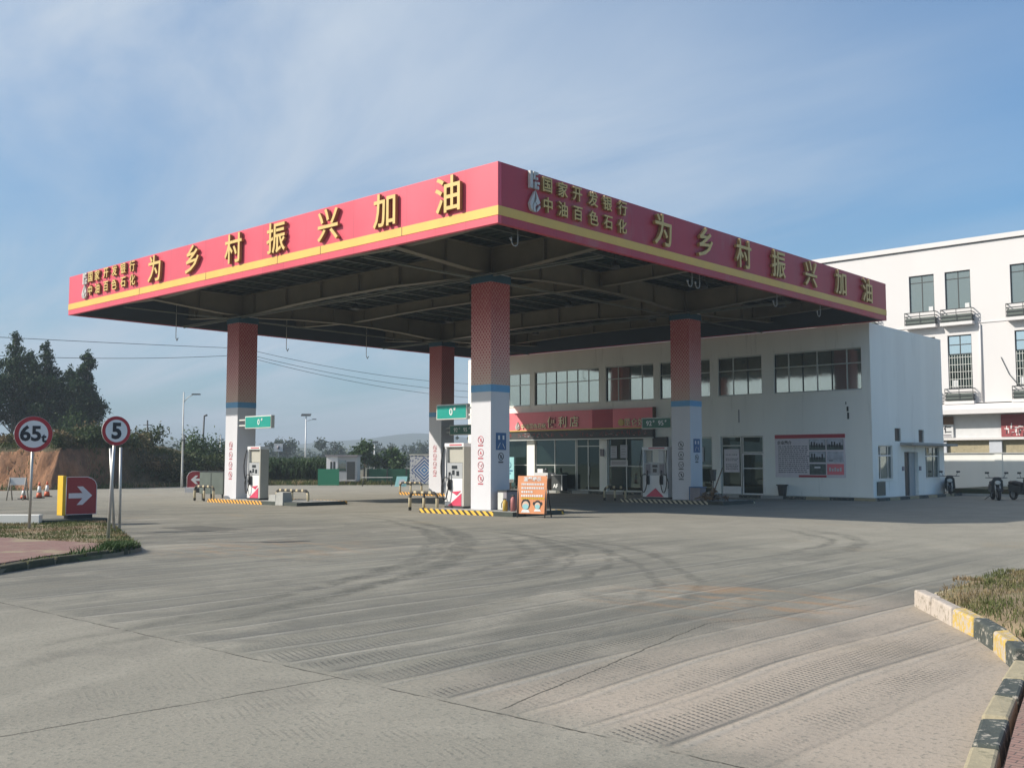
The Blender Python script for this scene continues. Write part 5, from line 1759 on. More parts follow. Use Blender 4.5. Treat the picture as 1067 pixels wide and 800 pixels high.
# boundary wall and planting bed
bw = thing('boundary_wall', 'white painted boundary wall with a thin coping behind the motorbikes', 'wall', (-15, 62, 0))
b = MB(); b.box(-30, 62.0, 0, 10, 62.22, 2.20, BWALL); b.build('wall_face', bw)
b = MB(); b.box(-30, 61.93, 2.202, 10, 62.29, 2.27, GREYC); b.build('coping', bw)
for x in (-26.5, -18.9, -11.3):
    b = MB(); b.box(x - 0.2, 61.95, 0, x + 0.2, 61.998, 2.198, BWALL); b.build('pier', bw)
b = MB(); b.box(-19.2, 55.0, 0, 8, 61.9, 0.36, HEDGEBED); tag(b.build('planting_bed'), kind='structure')
b = MB(); b.box(-19.2, 54.86, 0, -12.6, 54.998, 0.12, GREYC); b.build('bed_edging'); tag(bpy.data.objects['bed_edging'], kind='structure')


# ------------------------------------------------------------------ scooters
def scooter(label, loc, rz, m_body):
    """front towards local -Y"""
    t = thing('motorbike', label, 'motorbike', loc, rz, 'motorbikes parked by the boundary wall')
    t.scale = (1.35, 1.0, 1.0)
    for y, nm in ((-0.62, 'front'), (0.62, 'rear')):
        b = MB()
        pts = [(0, y + 0.21 * math.cos(a), 0.26 + 0.21 * math.sin(a)) for a in np.linspace(0, 2 * math.pi, 19)]
        b.tube(pts, 0.055, BLACK, 8)
        wh = b.build('wheel', t, local=True)
        b = MB(); b.tube([(-0.03, y, 0.26), (0.03, y, 0.26)], 0.15, PANELG, 14, False); b.build('rim', wh, local=True)
    b = MB()
    for s in (-1, 1):
        b.tube([(s * 0.075, -0.62, 0.26), (s * 0.07, -0.44, 0.78)], 0.022, GALV, 7)
    b.build('fork', t, local=True)
    b = MB(); b.tube([(0, -0.86, 0.42), (0, -0.72, 0.50), (0, -0.52, 0.50), (0, -0.40, 0.40)], [0.05, 0.08, 0.08, 0.05], m_body, 8); b.build('mudguard', t, local=True)
    b = MB()
    b.hexa([(-0.20, -0.42, 0.40), (0.20, -0.42, 0.40), (0.15, -0.30, 0.36), (-0.15, -0.30, 0.36)], [(-0.17, -0.50, 0.92), (0.17, -0.50, 0.92), (0.14, -0.32, 0.95), (-0.14, -0.32, 0.95)], m_body)
    b.hexa([(-0.17, -0.52, 0.86), (0.17, -0.52, 0.86), (0.14, -0.30, 0.93), (-0.14, -0.30, 0.93)], [(-0.10, -0.52, 1.04), (0.10, -0.52, 1.04), (0.09, -0.34, 1.06), (-0.09, -0.34, 1.06)], m_body)
    b.build('fairing', t, local=True, bevel=0.02)
    b = MB(); b.tube([(0, -0.53, 0.80), (0, -0.56, 0.80)], [0.10, 0.075], PIPEW, 12); b.build('headlight', t, local=True)
    b = MB(); b.tube([(-0.34, -0.28, 1.02), (-0.16, -0.36, 1.02), (0.16, -0.36, 1.02), (0.34, -0.28, 1.02)], 0.018, DARKM, 7); b.build('handlebar', t, local=True)
    for s in (-1, 1):
        b = MB(); b.tube([(s * 0.22, -0.34, 1.03), (s * 0.28, -0.38, 1.20)], 0.008, DARKM, 5); b.obox((s * 0.30, -0.385, 1.24), (0.13, 0.02, 0.085), s * 0.2, DARKM); b.build('mirror', t, local=True)
    b = MB()
    b.hexa([(-0.15, -0.10, 0.30), (0.15, -0.10, 0.30), (0.13, 0.74, 0.40), (-0.13, 0.74, 0.40)], [(-0.12, -0.08, 0.62), (0.12, -0.08, 0.62), (0.10, 0.86, 0.72), (-0.10, 0.86, 0.72)], m_body)
    b.hexa([(-0.14, -0.36, 0.28), (0.14, -0.36, 0.28), (0.14, -0.102, 0.30), (-0.14, -0.102, 0.30)], [(-0.13, -0.36, 0.36), (0.13, -0.36, 0.36), (0.13, -0.102, 0.40), (-0.13, -0.102, 0.40)], DARKM)
    b.build('body', t, local=True, bevel=0.02)
    b = MB(); b.tube([(0, -0.10, 0.68), (0, 0.15, 0.72), (0, 0.45, 0.76), (0, 0.82, 0.78)], [0.10, 0.13, 0.13, 0.09], BLACK, 8); b.build('seat', t, local=True)
    b = MB(); b.tube([(-0.10, 0.08, 0.26), (-0.34, 0.10, 0.02)], 0.014, DARKM, 6); b.build('kickstand', t, local=True)
    return t


scooter('black motorbike parked nose out, left of a pair before the boundary wall', (-15.3, 49.6, 0), R(28), DARKM)
scooter('black motorbike at the right edge before the boundary wall', (-14.3, 50.1, 0), R(52), BINK)
scooter('motorbike right beside the rear corner of the shop building, in front of the planting bed', (-18.85, 54.0, 0.0), R(18), DARKM)


# ------------------------------------------------------------------ kerbs and green islands
def kerb_run(pts, mats_labels, wdt, h, side, group):
    """separate kerb stones between consecutive points"""
    for (p0, p1), (m, lab) in zip(zip(pts[:-1], pts[1:]), mats_labels):
        a, c = Vector((*p0, 0)), Vector((*p1, 0))
        d = (c - a).normalized()
        n = Vector((-d.y, d.x, 0)) * side
        g_ = 0.008
        a2, c2 = a + d * g_, c - d * g_
        lo = [a2, c2, c2 + n * wdt, a2 + n * wdt]
        if side < 0:
            lo = lo[::-1]
        up = Vector((0, 0, h))
        cen = (a2 + c2) / 2 + n * wdt / 2
        rj = random.Random(int(abs(cen.x * 131 + cen.y * 37)))
        hi = [p + up + (cen - p) * 0.06 + Vector((rj.uniform(-.008, .008), rj.uniform(-.008, .008), rj.uniform(-.018, .006))) for p in lo]
        lo = [p - Vector((0, 0, 0.05)) for p in lo]
        b = MB()
        # subdivided upper edge gives chipped outlines
        b.hexa(lo, hi, m)
        tag(b.build('kerb_stone', loc=tuple(cen), bevel=0.022), lab, 'kerb', group)


kr = [(-4.86, 12.56), (-4.45, 11.98), (-3.98, 11.30), (-3.58, 10.75), (-3.19, 10.09), (-2.92, 9.56), (-2.76, 9.24)]
kerb_run(kr, [(KERBW, 'pale worn kerb stone at the tip of the right grass island'), (KERBW, 'second pale worn kerb stone, just left of the first bright yellow one'),
              (KERBY, 'bright yellow kerb stone after the two pale ones'), (KERBK, 'black and white chipped kerb stone between two yellow ones'),
              (KERBY, 'yellow kerb stone next to the dark corner stone'), (KERBK, 'short dark corner stone where grass meets brick paving')], 0.15, 0.20, 1, 'kerb stones round the right island')
kr2 = [(-2.73, 9.15), (-2.57, 8.32), (-2.44, 7.67), (-2.29, 6.98), (-2.12, 6.25), (-1.93, 5.45), (-1.72, 4.6)]
kerb_run(kr2, [(KERBP, 'flush pale kerb stone just before the dark corner stone'), (KERBK, 'smooth black kerb stone along the brick paving, lower right'),
               (KERBP, 'yellowish kerb stone between two black ones by the brick paving'), (KERBK, 'broken black and white kerb stone at the bottom right edge'),
               (KERBP, 'yellowish kerb stone cut by the bottom edge of the photo'), (KERBK, 'black kerb stone nearest the camera')], 0.17, 0.12, 1, 'kerb stones round the right island')
kr3 = [(-4.86, 12.57), (-4.98, 13.5), (-5.0, 14.5), (-4.98, 15.5), (-4.9, 16.5), (-4.75, 17.5)]
kerb_run(kr3, [(KERBW, 'pale kerb stone hidden behind the grass tip, first past the corner'), (KERBP, 'mossy kerb stone hidden behind the grass, second past the tip'), (KERBW, 'pale kerb stone hidden behind the grass, third past the tip'), (KERBP, 'mossy kerb stone hidden behind the grass, fourth past the tip'), (KERBW, 'pale kerb stone hidden behind the grass, last of the back side')], 0.15, 0.07, -1, 'kerb stones round the right island')


def paving_mat(name, ca, cb, cc):
    m, t, p = principled(name)
    pos = t.n('ShaderNodeNewGeometry').outputs['Position']
    br = t.n('ShaderNodeTexBrick')
    t.l(pos, br.inputs['Vector'])
    br.inputs['Scale'].default_value = 4.6
    br.inputs['Mortar Size'].default_value = 0.018
    br.inputs['Color1'].default_value = ca + (1,)
    br.inputs['Color2'].default_value = cb + (1,)
    br.inputs['Mortar'].default_value = (0.10, 0.08, 0.07, 1)
    n = t.noise(pos, 2.2, 6, 0.7)
    c = t.mix(t.ramp(n, 0.45, 0.75, 0, 0.75), br.outputs['Color'], cc)
    c = t.mix(t.ramp(t.noise(pos, 0.8, 3, 0.6), 0.56, 0.64, 0, 0.8), c, (0.29, 0.24, 0.15))
    t.l(c, p.inputs['Base Color'])
    p.inputs['Roughness'].default_value = 0.9
    bm = t.n('ShaderNodeBump')
    bm.inputs['Strength'].default_value = 0.5
    bm.inputs['Distance'].default_value = 0.02
    t.l(br.outputs['Fac'], bm.inputs['Height'])
    bm.invert = True
    t.l(bm.outputs[0], p.inputs['Normal'])
    return m


PAVE_R = paving_mat('faded pink paving brick', (0.27, 0.155, 0.125), (0.31, 0.19, 0.155), (0.25, 0.185, 0.14))
PAVE_L = paving_mat('dusty red paving brick', (0.235, 0.125, 0.105), (0.265, 0.15, 0.125), (0.27, 0.20, 0.155))


def soil_pad(name, poly, hfun, m, step=0.35):
    """gridded mound clipped to a polygon (by dropping outside cells) plus a skirt"""
    P = np.array(poly)
    x0, y0 = P.min(0)
    x1, y1 = P.max(0)

    def inside(x, y):
        r_ = False
        n = len(poly)
        for i in range(n):
            ax, ay = poly[i]
            bx, by = poly[(i + 1) % n]
            if (ay > y) != (by > y) and x < (bx - ax) * (y - ay) / (by - ay) + ax:
                r_ = not r_
        return r_
    b = MB()
    # rim at z=0, inner rings towards the centroid
    c = P.mean(0)
    n_r = 10
    n = 0
    pts = []
    for i in range(len(poly)):
        a, d = P[i], P[(i + 1) % len(poly)]
        L = np.linalg.norm(d - a)
        k = max(1, int(L / step))
        for q in range(k):
            pts.append(a + (d - a) * q / k)
    pts = np.array(pts)
    n = len(pts)
    vs = [(x, y, -0.05) for x, y in pts]
    for r_ in range(n_r):
        f = r_ / n_r
        for (x, y) in pts:
            xx, yy = x + (c[0] - x) * f, y + (c[1] - y) * f
            vs.append((xx, yy, hfun(xx, yy, f)))
    vs.append((c[0], c[1], hfun(c[0], c[1], 1.0)))
    fs = []
    for r_ in range(n_r):
        for i in range(n):
            j = (i + 1) % n
            fs.append((r_ * n + i, r_ * n + j, (r_ + 1) * n + j, (r_ + 1) * n + i))
    for i in range(n):
        fs.append((n_r * n + i, n_r * n + (i + 1) % n, len(vs) - 1))
    o = link(name, np_mesh(name, vs, fs, [m], True))
    tag(o, kind='structure')
    return o, inside


rng_poly = [(-4.62, 12.58), (-4.22, 11.95), (-3.76, 11.28), (-3.30, 10.62), (-2.98, 10.10), (-2.62, 9.52), (-2.45, 9.25), (2.0, 9.0), (9.0, 9.0), (9.0, 22.0), (0.0, 20.5), (-4.4, 18.2), (-4.72, 16.5), (-4.80, 14.5)]


def rh(x, y, f):
    return 0.14 + 0.16 * min(1, f * 2.2) + 0.035 * math.sin(2.1 * x + 1.3 * y) * min(1, f * 4)


_, in_r = soil_pad('grass_island', rng_poly, rh, SOIL)
pave = [(-2.44, 9.22), (-2.37, 8.35), (-2.23, 7.68), (-2.08, 7.0), (-1.91, 6.27), (-1.72, 5.47), (-1.4, 4.2), (-0.9, 2.0), (7, 2.0), (9, 8.96), (2.0, 8.96)]
b = MB(); b.prism([(x, y, -0.05) for x, y in pave], (0, 0, 0.18), PAVE_R); tag(b.build('brick_pavement'), kind='structure')


def grass(name, area, n, h0, h1, wd, zfun, m, seed, inside=None, dens=None):
    rng = np.random.default_rng(seed)
    x0, y0, x1, y1 = area
    vs, fs = [], []
    k = 0
    tries = 0
    while k < n and tries < n * 6:
        tries += 1
        x, y = rng.uniform(x0, x1), rng.uniform(y0, y1)
        if inside is not None and not inside(x, y):
            continue
        if dens is not None and rng.random() > dens(x, y):
            continue
        h = rng.uniform(h0, h1)
        a = rng.uniform(0, 6.283)
        lean = rng.uniform(0.15, 0.95) * h
        dx, dy = math.cos(a), math.sin(a)
        a2 = a + rng.uniform(-0.6, 0.6) + 1.57
        wx, wy = math.cos(a2) * wd, math.sin(a2) * wd
        z = zfun(x, y) - 0.01
        i = len(vs)
        vs += [(x - wx, y - wy, z), (x + wx, y + wy, z), (x + dx * lean * 0.45 + wx * 0.7, y + dy * lean * 0.45 + wy * 0.7, z + h * 0.62), (x + dx * lean * 0.45 - wx * 0.7, y + dy * lean * 0.45 - wy * 0.7, z + h * 0.62), (x + dx * lean, y + dy * lean, z + h)]
        fs += [(i, i + 1, i + 2, i + 3), (i + 3, i + 2, i + 4)]
        k += 1
    o = link(name, np_mesh(name, vs, fs, [m]))
    return tag(o, kind='stuff')


def zr(x, y):
    c = np.mean(np.array(rng_poly), 0)
    # distance-like blend towards the rim
    d = min(math.hypot(x - a[0], y - a[1]) for a in rng_poly)
    return 0.14 + 0.16 * min(1, d * 0.55) + 0.03 * math.sin(2.1 * x + 1.3 * y)


def clump(x, y):
    v = math.sin(3.1 * x + 1.7 * y) * math.sin(2.3 * y - 1.1 * x + 2) + 0.6 * math.sin(7.3 * x - 5.1 * y)
    return 0.16 + 0.84 * max(0.0, min(1.0, 0.5 + 0.6 * v))


grass('short_grass', (-4.85, 9.0, 2.6, 18.5), 60000, 0.02, 0.075, 0.0048, zr, GRASS_R, 3, in_r, clump)

# left island
left_poly = [(-18.90, 10.0), (-18.2, 9.1), (-17.6, 7.75), (-16.75, 6.5), (-15.6, 4.6), (-24.0, 2.0), (-30.5, 8.5), (-28.9, 11.0), (-28.0, 11.75), (-28.3, 13.75), (-25.4, 12.7), (-22.5, 11.5)]
_, in_l = soil_pad('verge', left_poly, lambda x, y, f: 0.07 + 0.03 * min(1, f * 5), SOIL)
pl_poly = [(-18.6, 9.0), (-17.95, 7.75), (-17.1, 6.55), (-15.95, 4.65), (-23.2, 3.0), (-26.0, 6.6), (-23.05, 8.92), (-20.1, 9.62), (-19.0, 9.35)]
b = MB(); b.prism([(x, y, 0.02) for x, y in pl_poly], (0, 0, 0.105), PAVE_L); tag(b.build('red_paving'), kind='structure')


def in_pl(x, y):
    r_ = False
    for i in range(len(pl_poly)):
        ax, ay = pl_poly[i]
        bx, by = pl_poly[(i + 1) % len(pl_poly)]
        if (ay > y) != (by > y) and x < (bx - ax) * (y - ay) / (by - ay) + ax:
            r_ = not r_
    return r_


grass('verge_grass', (-30, 6.0, -16.5, 13.8), 17000, 0.02, 0.085, 0.010, lambda x, y: 0.09, GRASS_L, 5, lambda x, y: in_l(x, y) and not in_pl(x, y), clump)
grass('kerb_weeds', (-19.6, 8.2, -17.7, 10.0), 2200, 0.05, 0.20, 0.012, lambda x, y: 0.08, LEAF_C, 6, lambda x, y: in_l(x, y) and not in_pl(x, y), lambda x, y: 0.9 if math.hypot(x + 18.6, y - 9.4) < 0.45 else 0.12)
kl = [(-18.98, 10.04)]
lk = [(-18.55, 9.56), (-18.20, 9.08), (-17.90, 8.42), (-17.58, 7.76), (-17.17, 7.13), (-16.75, 6.50), (-16.2, 5.55), (-15.6, 4.6)]
kl += lk
names = ['mossy edging stone at the pointed tip of the left verge', 'second mossy edging stone from the tip of the left verge', 'dark mossy edging stone below the weeds on the left verge', 'dark edging stone below the two speed sign posts', 'pale patched edging stone near the middle of the red paving', 'dark mossy edging stone towards the left edge', 'edging stone at the left edge of the photo', 'last edging stone just out of the left edge']
kerb_run(kl, [(MOSSK, n_) for n_ in names], 0.14, 0.13, -1, 'edging stones of the left verge')


# ------------------------------------------------------------------ low wall and arrow sign on the left verge
b = MB(); b.hexa([(-27.85, 11.80, 0), (-28.05, 11.98, 0), (-32.4, 8.10, 0), (-32.2, 7.92, 0)][::-1], [(-27.85, 11.80, .33), (-28.05, 11.98, .33), (-32.4, 8.10, .33), (-32.2, 7.92, .33)][::-1], BWALL)
tag(b.build('low_wall', loc=(-28, 11.9, 0), bevel=0.015), 'low white painted wall running out of the left edge', 'wall')
t = thing('direction_sign', 'big red sign with white right arrow and yellow side on the left verge', 'sign', (-28.25, 12.75, 0))
b = MB(); b.box(-28.75, 11.95, 0, -27.95, 13.75, 0.17, DARKBASE); b.build('base_block', t, bevel=0.02)
b = MB(); b.box(-28.40, 12.70, 0.172, -28.16, 13.40, 0.28, BLACK); b.build('foot', t)
fx = -28.12
PY = [(12.62, 0.29), (13.48, 0.29), (13.48, 1.08), (13.43, 1.20), (13.33, 1.28), (13.20, 1.32), (12.62, 1.32)]
pol = [(fx - 0.30, y, z) for y, z in PY]
b = MB(); b.prism(pol, (0.30, 0, 0), SIGNRED2); b.build('red_box', t)
pol2 = [(fx + 0.001, y, z) for y, z in PY]
b = MB()
b.tube([(fx + 0.008, y, z) for _, y, z in pol2] + [(fx + 0.008, 12.62, 0.29)], 0.010, PINKPAPER, 5)
b.build('border', t)
b = MB(); b.box(fx - 0.32, 12.52, 0.27, fx + 0.01, 12.618, 1.36, YELLOW); b.build('yellow_side', t, bevel=0.008)
b = MB()
yc, zc2 = 13.02, 0.82
arrow = [(-0.33, 0.055), (-0.33, -0.085), (0.06, -0.085), (-0.10, -0.27), (0.06, -0.27), (0.33, -0.015), (0.06, 0.24), (-0.10, 0.24), (0.06, 0.055)]
b.prism([(fx + 0.003, yc + u, zc2 + v) for u, v in arrow], (0.012, 0, 0), PINKPAPER)
b.build('arrow', t)


def round_sign(label, base, top, face_dir, rad, strs, pole_r=0.035):
    t = thing('traffic_sign', label, 'traffic sign', (base[0], base[1], 0))
    d = Vector((face_dir[0], face_dir[1], 0)).normalized()
    ax = Vector((-d.y, d.x, 0))
    az = Vector((0, 0, 1))
    B, T = Vector(base), Vector(top)
    c = T
    b = MB(); b.tube([B, c + Vector((0, 0, 0.02)) - d * 0.05], pole_r, GALV, 8); b.build('post', t)
    b = MB(); b.tube([c - d * 0.012, c + d * 0.004], rad, GALV, 40, False); pl_ = b.build('plate', t)
    b = MB(); b.tube([c + d * 0.005, c + d * 0.009], rad * 0.985, SIGNRED, 40, False); b.build('red_border', t)
    b = MB(); b.tube([c + d * 0.0095, c + d * 0.013], rad * 0.76, TXTW, 40, False); b.build('white_disc', t)
    rot = (math.pi / 2, 0, math.atan2(d.x, -d.y))
    for s_, u, v, sz, bold in strs:
        text('lettering', s_, sz, 0.006, bold, TXTB, c + d * 0.018 + ax * u + az * v, rot, t)
    return t


round_sign('round weight limit sign reading 65t on a leaning post at the left edge', (-25.84, 10.71, 0.0), (-25.63, 10.65, 2.42), (0.97, -0.2), 0.44, [('65', -0.07, 0.02, 0.50, 0.016), ('t', 0.235, -0.10, 0.30, 0.012)])
round_sign('round speed limit sign reading 5 on a leaning post', (-21.26, 10.47, 0.0), (-21.0, 10.46, 2.40), (0.99, -0.03), 0.315, [('5', 0.0, 0.0, 0.46, 0.018)])
for k, (p0, p1, lab) in enumerate((((-24.17, 12.06, 0), (-24.14, 11.89, 2.07), 'bare steel post just left behind the speed limit post'), ((-24.08, 12.15, 0), (-23.95, 12.06, 2.09), 'bare steel post right behind the speed limit post'))):
    t = thing('steel_post', lab, 'post', p0)
    b = MB(); b.tube([p0, p1], 0.035, GALV, 8); b.build('pole', t)
    b = MB(); b.tube([(p0[0], p0[1], 0), (p0[0], p0[1], 0.08)], 0.09, GREYC, 8); b.build('footing', t)


# ------------------------------------------------------------------ barrier and cones by the clay bank
t = thing('wooden_barrier', 'small trestle barrier with a pale board at the far left road edge', 'barrier', (-48.1, 19.4, 0))
b = MB()
b.obox((-48.05, 19.35, 0.86), (0.75, 0.05, 0.34), R(45), PAPER, 0); b.build('board', t)
for s in (-1, 1):
    d = Vector((0.707, 0.707, 0)) * 0.36 * s
    o = Vector((0.707, -0.707, 0)) * 0.3
    c = Vector((-48.05, 19.35, 0))
    b = MB(); b.tube([c + d + o, c + d + Vector((0, 0, 1.03))], 0.03, BROWNPOST, 6); b.build('leg', t)
    b = MB(); b.tube([c + d - o, c + d + Vector((0, 0, 1.0))], 0.03, BROWNPOST, 6); b.build('leg', t)


def cone(label, x, y, h):
    t = thing('traffic_cone', label, 'traffic cone', (x, y, 0), group='cones by the clay bank')
    b = MB(); b.box(x - 0.19, y - 0.19, 0, x + 0.19, y + 0.19, 0.05, BLACK); b.build('base', t)
    b = MB(); b.tube([(x, y, 0.05), (x, y, h * 0.35)], [0.14, 0.105], CONEO, 12); b.build('lower_cone', t)
    b = MB(); b.tube([(x, y, h * 0.35), (x, y, h * 0.75)], [0.105, 0.06], TXTW, 12); b.build('white_band', t)
    b = MB(); b.tube([(x, y, h * 0.75), (x, y, h)], [0.06, 0.03], CONEO, 12); b.build('tip', t)


cone('orange and white cone nearest the trestle barrier', -49.9, 21.1, 0.78)
cone('orange and white cone standing between two others', -51.6, 22.2, 0.78)
cone('orange and white cone nearest the big red arrow sign', -50.6, 22.6, 0.70)
cone('small white topped cone just right of the trestle barrier', -49.0, 20.0, 0.55)


# ------------------------------------------------------------------ clay embankment (terrain)
base_line = [(-92, 8.0), (-88.0, 16.0), (-82.0, 21.0), (-74.0, 24.2), (-68.6, 26.4), (-64.9, 28.2), (-65.0, 30.2), (-65.9, 33.5), (-67.0, 37.5), (-67.0, 41.5), (-67.0, 45.0)]
bank_h = [2.3, 2.4, 2.6, 2.8, 2.75, 2.7, 2.9, 3.0, 2.5, 1.8, 0.4]


def bank_mat():
    m, t, p = principled('cut clay bank')
    geo = t.n('ShaderNodeNewGeometry')
    sp = t.n('ShaderNodeSeparateXYZ')
    t.l(geo.outputs['Normal'], sp.inputs[0])
    ps = t.n('ShaderNodeSeparateXYZ')
    t.l(geo.outputs['Position'], ps.inputs[0])
    pos = geo.outputs['Position']
    n1 = t.noise(t.scl(pos, (1, 1, 0.4)), 1.5, 8, 0.78)
    clay = t.mix(t.ramp(n1, 0.32, 0.66), (0.40, 0.200, 0.105), (0.20, 0.110, 0.062))
    veg = t.mix(t.noise(pos, 1.5, 5, 0.7), (0.055, 0.060, 0.025), (0.15, 0.11, 0.06))
    k = t.ramp(t.m('ADD', sp.outputs[2], t.m('MULTIPLY', t.m('SUBTRACT', n1, 0.5), 0.5)), 0.62, 0.86)
    k = t.m('MAXIMUM', k, t.ramp(ps.outputs[1], 30.5, 35.0))
    t.l(t.mix(k, clay, veg), p.inputs['Base Color'])
    p.inputs['Roughness'].default_value = 0.97
    bm = t.n('ShaderNodeBump')
    bm.inputs['Strength'].default_value = 1.0
    bm.inputs['Distance'].default_value = 0.3
    t.l(n1, bm.inputs['Height'])
    t.l(bm.outputs[0], p.inputs['Normal'])
    return m


prof = [(0.0, -0.12), (0.25, 0.03), (0.55, 0.30), (0.85, 0.62), (1.15, 0.88), (1.7, 0.99), (3.2, 1.05), (8, 1.12), (20, 1.15), (45, 0.7), (80, -0.2)]
from mathutils import noise as mnoise
vs, fs = [], []
fine_line = []
for i in range(len(base_line) - 1):
    for q in range(20):
        u = q / 20
        fine_line.append((base_line[i][0] * (1 - u) + base_line[i + 1][0] * u, base_line[i][1] * (1 - u) + base_line[i + 1][1] * u, bank_h[i] * (1 - u) + bank_h[i + 1] * u))
fine_line.append((*base_line[-1], bank_h[-1]))
nl = len(fine_line)
fl_n = []
for i in range(nl):
    p0, p1 = fine_line[max(0, i - 12)], fine_line[min(nl - 1, i + 12)]
    tx, ty = p1[0] - p0[0], p1[1] - p0[1]
    L_ = math.hypot(tx, ty)
    fl_n.append((-ty / L_, tx / L_))
po = [p_[0] for p_ in prof]
pz = [p_[1] for p_ in prof]
offs = list(np.linspace(0, 1.7, 14)) + [2.2, 2.7, 3.2, 5, 8, 14, 20, 32, 45, 62, 80]
for i, (x, y, h) in enumerate(fine_line):
    nx, ny = fl_n[i]
    for k, o in enumerate(offs):
        z = float(np.interp(o, po, pz))
        zz = z * h if k else -0.12
        pp = Vector((x + nx * o, y + ny * o, zz * 0.6))
        f1 = mnoise.fractal(pp * 0.9, 0.9, 2.1, 5)
        if k > 1:
            zz += 0.16 * f1 * (h / 2.5)
        jj = 0.42 * mnoise.fractal(pp * 0.7 + Vector((7, 3, 1)), 0.8, 2.1, 5) if 0 < o < 4 else 0
        if o <= 3.2:
            vs.append((x + nx * (o + jj), y + ny * (o + jj), zz))
        else:
            vs.append((x + nx * 3.2 - (o - 3.2) * 0.80, y + ny * 3.2 + (o - 3.2) * 0.60, zz))
npf = len(offs)
for i in range(nl - 1):
    for k in range(npf - 1):
        a = i * npf + k
        fs.append((a, a + 1, a + npf + 1, a + npf))
tag(link('embankment', np_mesh('embankment', vs, fs, [bank_mat()], True)), kind='structure')


def bank_o(x, y):
    i = min(range(nl), key=lambda k: (fine_line[k][0] - x) ** 2 + (fine_line[k][1] - y) ** 2)
    q = fine_line[i]
    return (x - q[0]) * fl_n[i][0] + (y - q[1]) * fl_n[i][1], q[2]


def bank_z(x, y):
    o, h = bank_o(x, y)
    if o <= 0:
        return 0.0
    return float(np.interp(o, [p_[0] for p_ in prof], [p_[1] * h for p_ in prof]))


# ------------------------------------------------------------------ vegetation
def leaf_cloud(blobs, n, ln, wd, seed, droop=0.0, shell=0.5):
    rng = np.random.default_rng(seed)
    C = np.array([b_[0] for b_ in blobs], float)
    RR = np.array([b_[1] if isinstance(b_[1], (tuple, list)) else (b_[1],) * 3 for b_ in blobs], float)
    wgt = (RR.prod(1)) ** (2 / 3)
    idx = rng.choice(len(blobs), n, p=wgt / wgt.sum())
    d = rng.normal(size=(n, 3))
    d /= np.linalg.norm(d, axis=1)[:, None]
    r = rng.random(n) ** shell
    P = C[idx] + d * r[:, None] * RR[idx] * (1 + 0.22 * rng.normal(size=(n, 1)))
    a = rng.normal(size=(n, 3))
    a[:, 2] -= droop
    a /= np.linalg.norm(a, axis=1)[:, None]
    b_ = np.cross(a, rng.normal(size=(n, 3)))
    b_ /= np.linalg.norm(b_, axis=1)[:, None] + 1e-9
    L = ln * rng.uniform(0.6, 1.35, (n, 1))
    Wd = wd * rng.uniform(0.6, 1.35, (n, 1))
    V = np.stack([P - a * L / 2, P + b_ * Wd / 2, P + a * L / 2, P - b_ * Wd / 2], 1).reshape(-1, 3)
    F = np.arange(n * 4).reshape(n, 4)
    return V, F


def tree(name, label, cat, base, h, blobs, n, ln, wd, m, seed, group=None, trunk_r=0.12, droop=0.0, limbs=True):
    t = thing(name, label, cat, base, group=group)
    V, F = leaf_cloud(blobs, n, ln, wd, seed, droop)
    link('crown', np_mesh('crown', V, F, [m]), t)
    rng = random.Random(seed)
    b = MB()
    topz = h * 0.9
    b.tube([(0, 0, -0.3), (rng.uniform(-.1, .1), rng.uniform(-.1, .1), topz * 0.35), (rng.uniform(-.2, .2), rng.uniform(-.2, .2), topz * 0.7), (0, 0, topz)], [trunk_r, trunk_r * 0.8, trunk_r * 0.5, trunk_r * 0.15], BARK, 7)
    if limbs:
        for (c, rad) in blobs:
            z0 = max(h * 0.15, c[2] - h * 0.16)
            b.tube([(0, 0, z0), (c[0] * 0.55, c[1] * 0.55, (z0 + c[2]) / 2 + 0.1), tuple(c)], [trunk_r * 0.42, trunk_r * 0.28, trunk_r * 0.08], BARK, 5)
    b.build('trunk', t, local=True)
    return t


def eucalypt(label, base, h, spread, seed, n, lo=0.32):
    rng = random.Random(seed)
    blobs = []
    k = 34
    for i in range(k):
        u = lo + (1 - lo) * (i + rng.random() * 0.8) / k
        env = spread * min(1.0, (1.04 - u) / 0.42) * (0.55 + 0.45 * min(1.0, (u - lo) / 0.15))
        rr_ = max(0.45, env * rng.uniform(0.30, 0.52))
        ang = rng.uniform(0, 6.28)
        off = env * rng.uniform(0.15, 0.85)
        blobs.append(((off * math.cos(ang), off * math.sin(ang), h * u), (rr_, rr_, rr_ * rng.uniform(0.6, 1.0))))
    blobs.append(((0, 0, h * 0.97), (0.30, 0.30, 0.9)))
    return tree('eucalyptus_tree', label, 'tree', base, h, blobs, n, 0.34, 0.12, LEAF_A, seed, 'tall trees behind the clay bank', 0.13, 0.6)


eu = [('tall eucalyptus cut by the left edge', (-99.6, 36.8), 10.8, 3.3, 31), ('tallest eucalyptus above the round 65t sign', (-97.7, 38.7), 11.9, 3.2, 32), ('eucalyptus crown right of the tallest one', (-95.6, 40.6), 11.0, 3.1, 33),
      ('slender eucalyptus between the two round signs', (-92.7, 43.2), 10.0, 1.9, 34), ('eucalyptus filling behind the tallest one', (-101.0, 41.5), 10.6, 2.7, 35), ('eucalyptus standing behind and left of the slender one', (-99.0, 44.5), 9.0, 2.4, 36)]
for lab, (x, y), h, sp_, sd in eu:
    eucalypt(lab, (x, y, 1.6), h, sp_, sd, 10500)


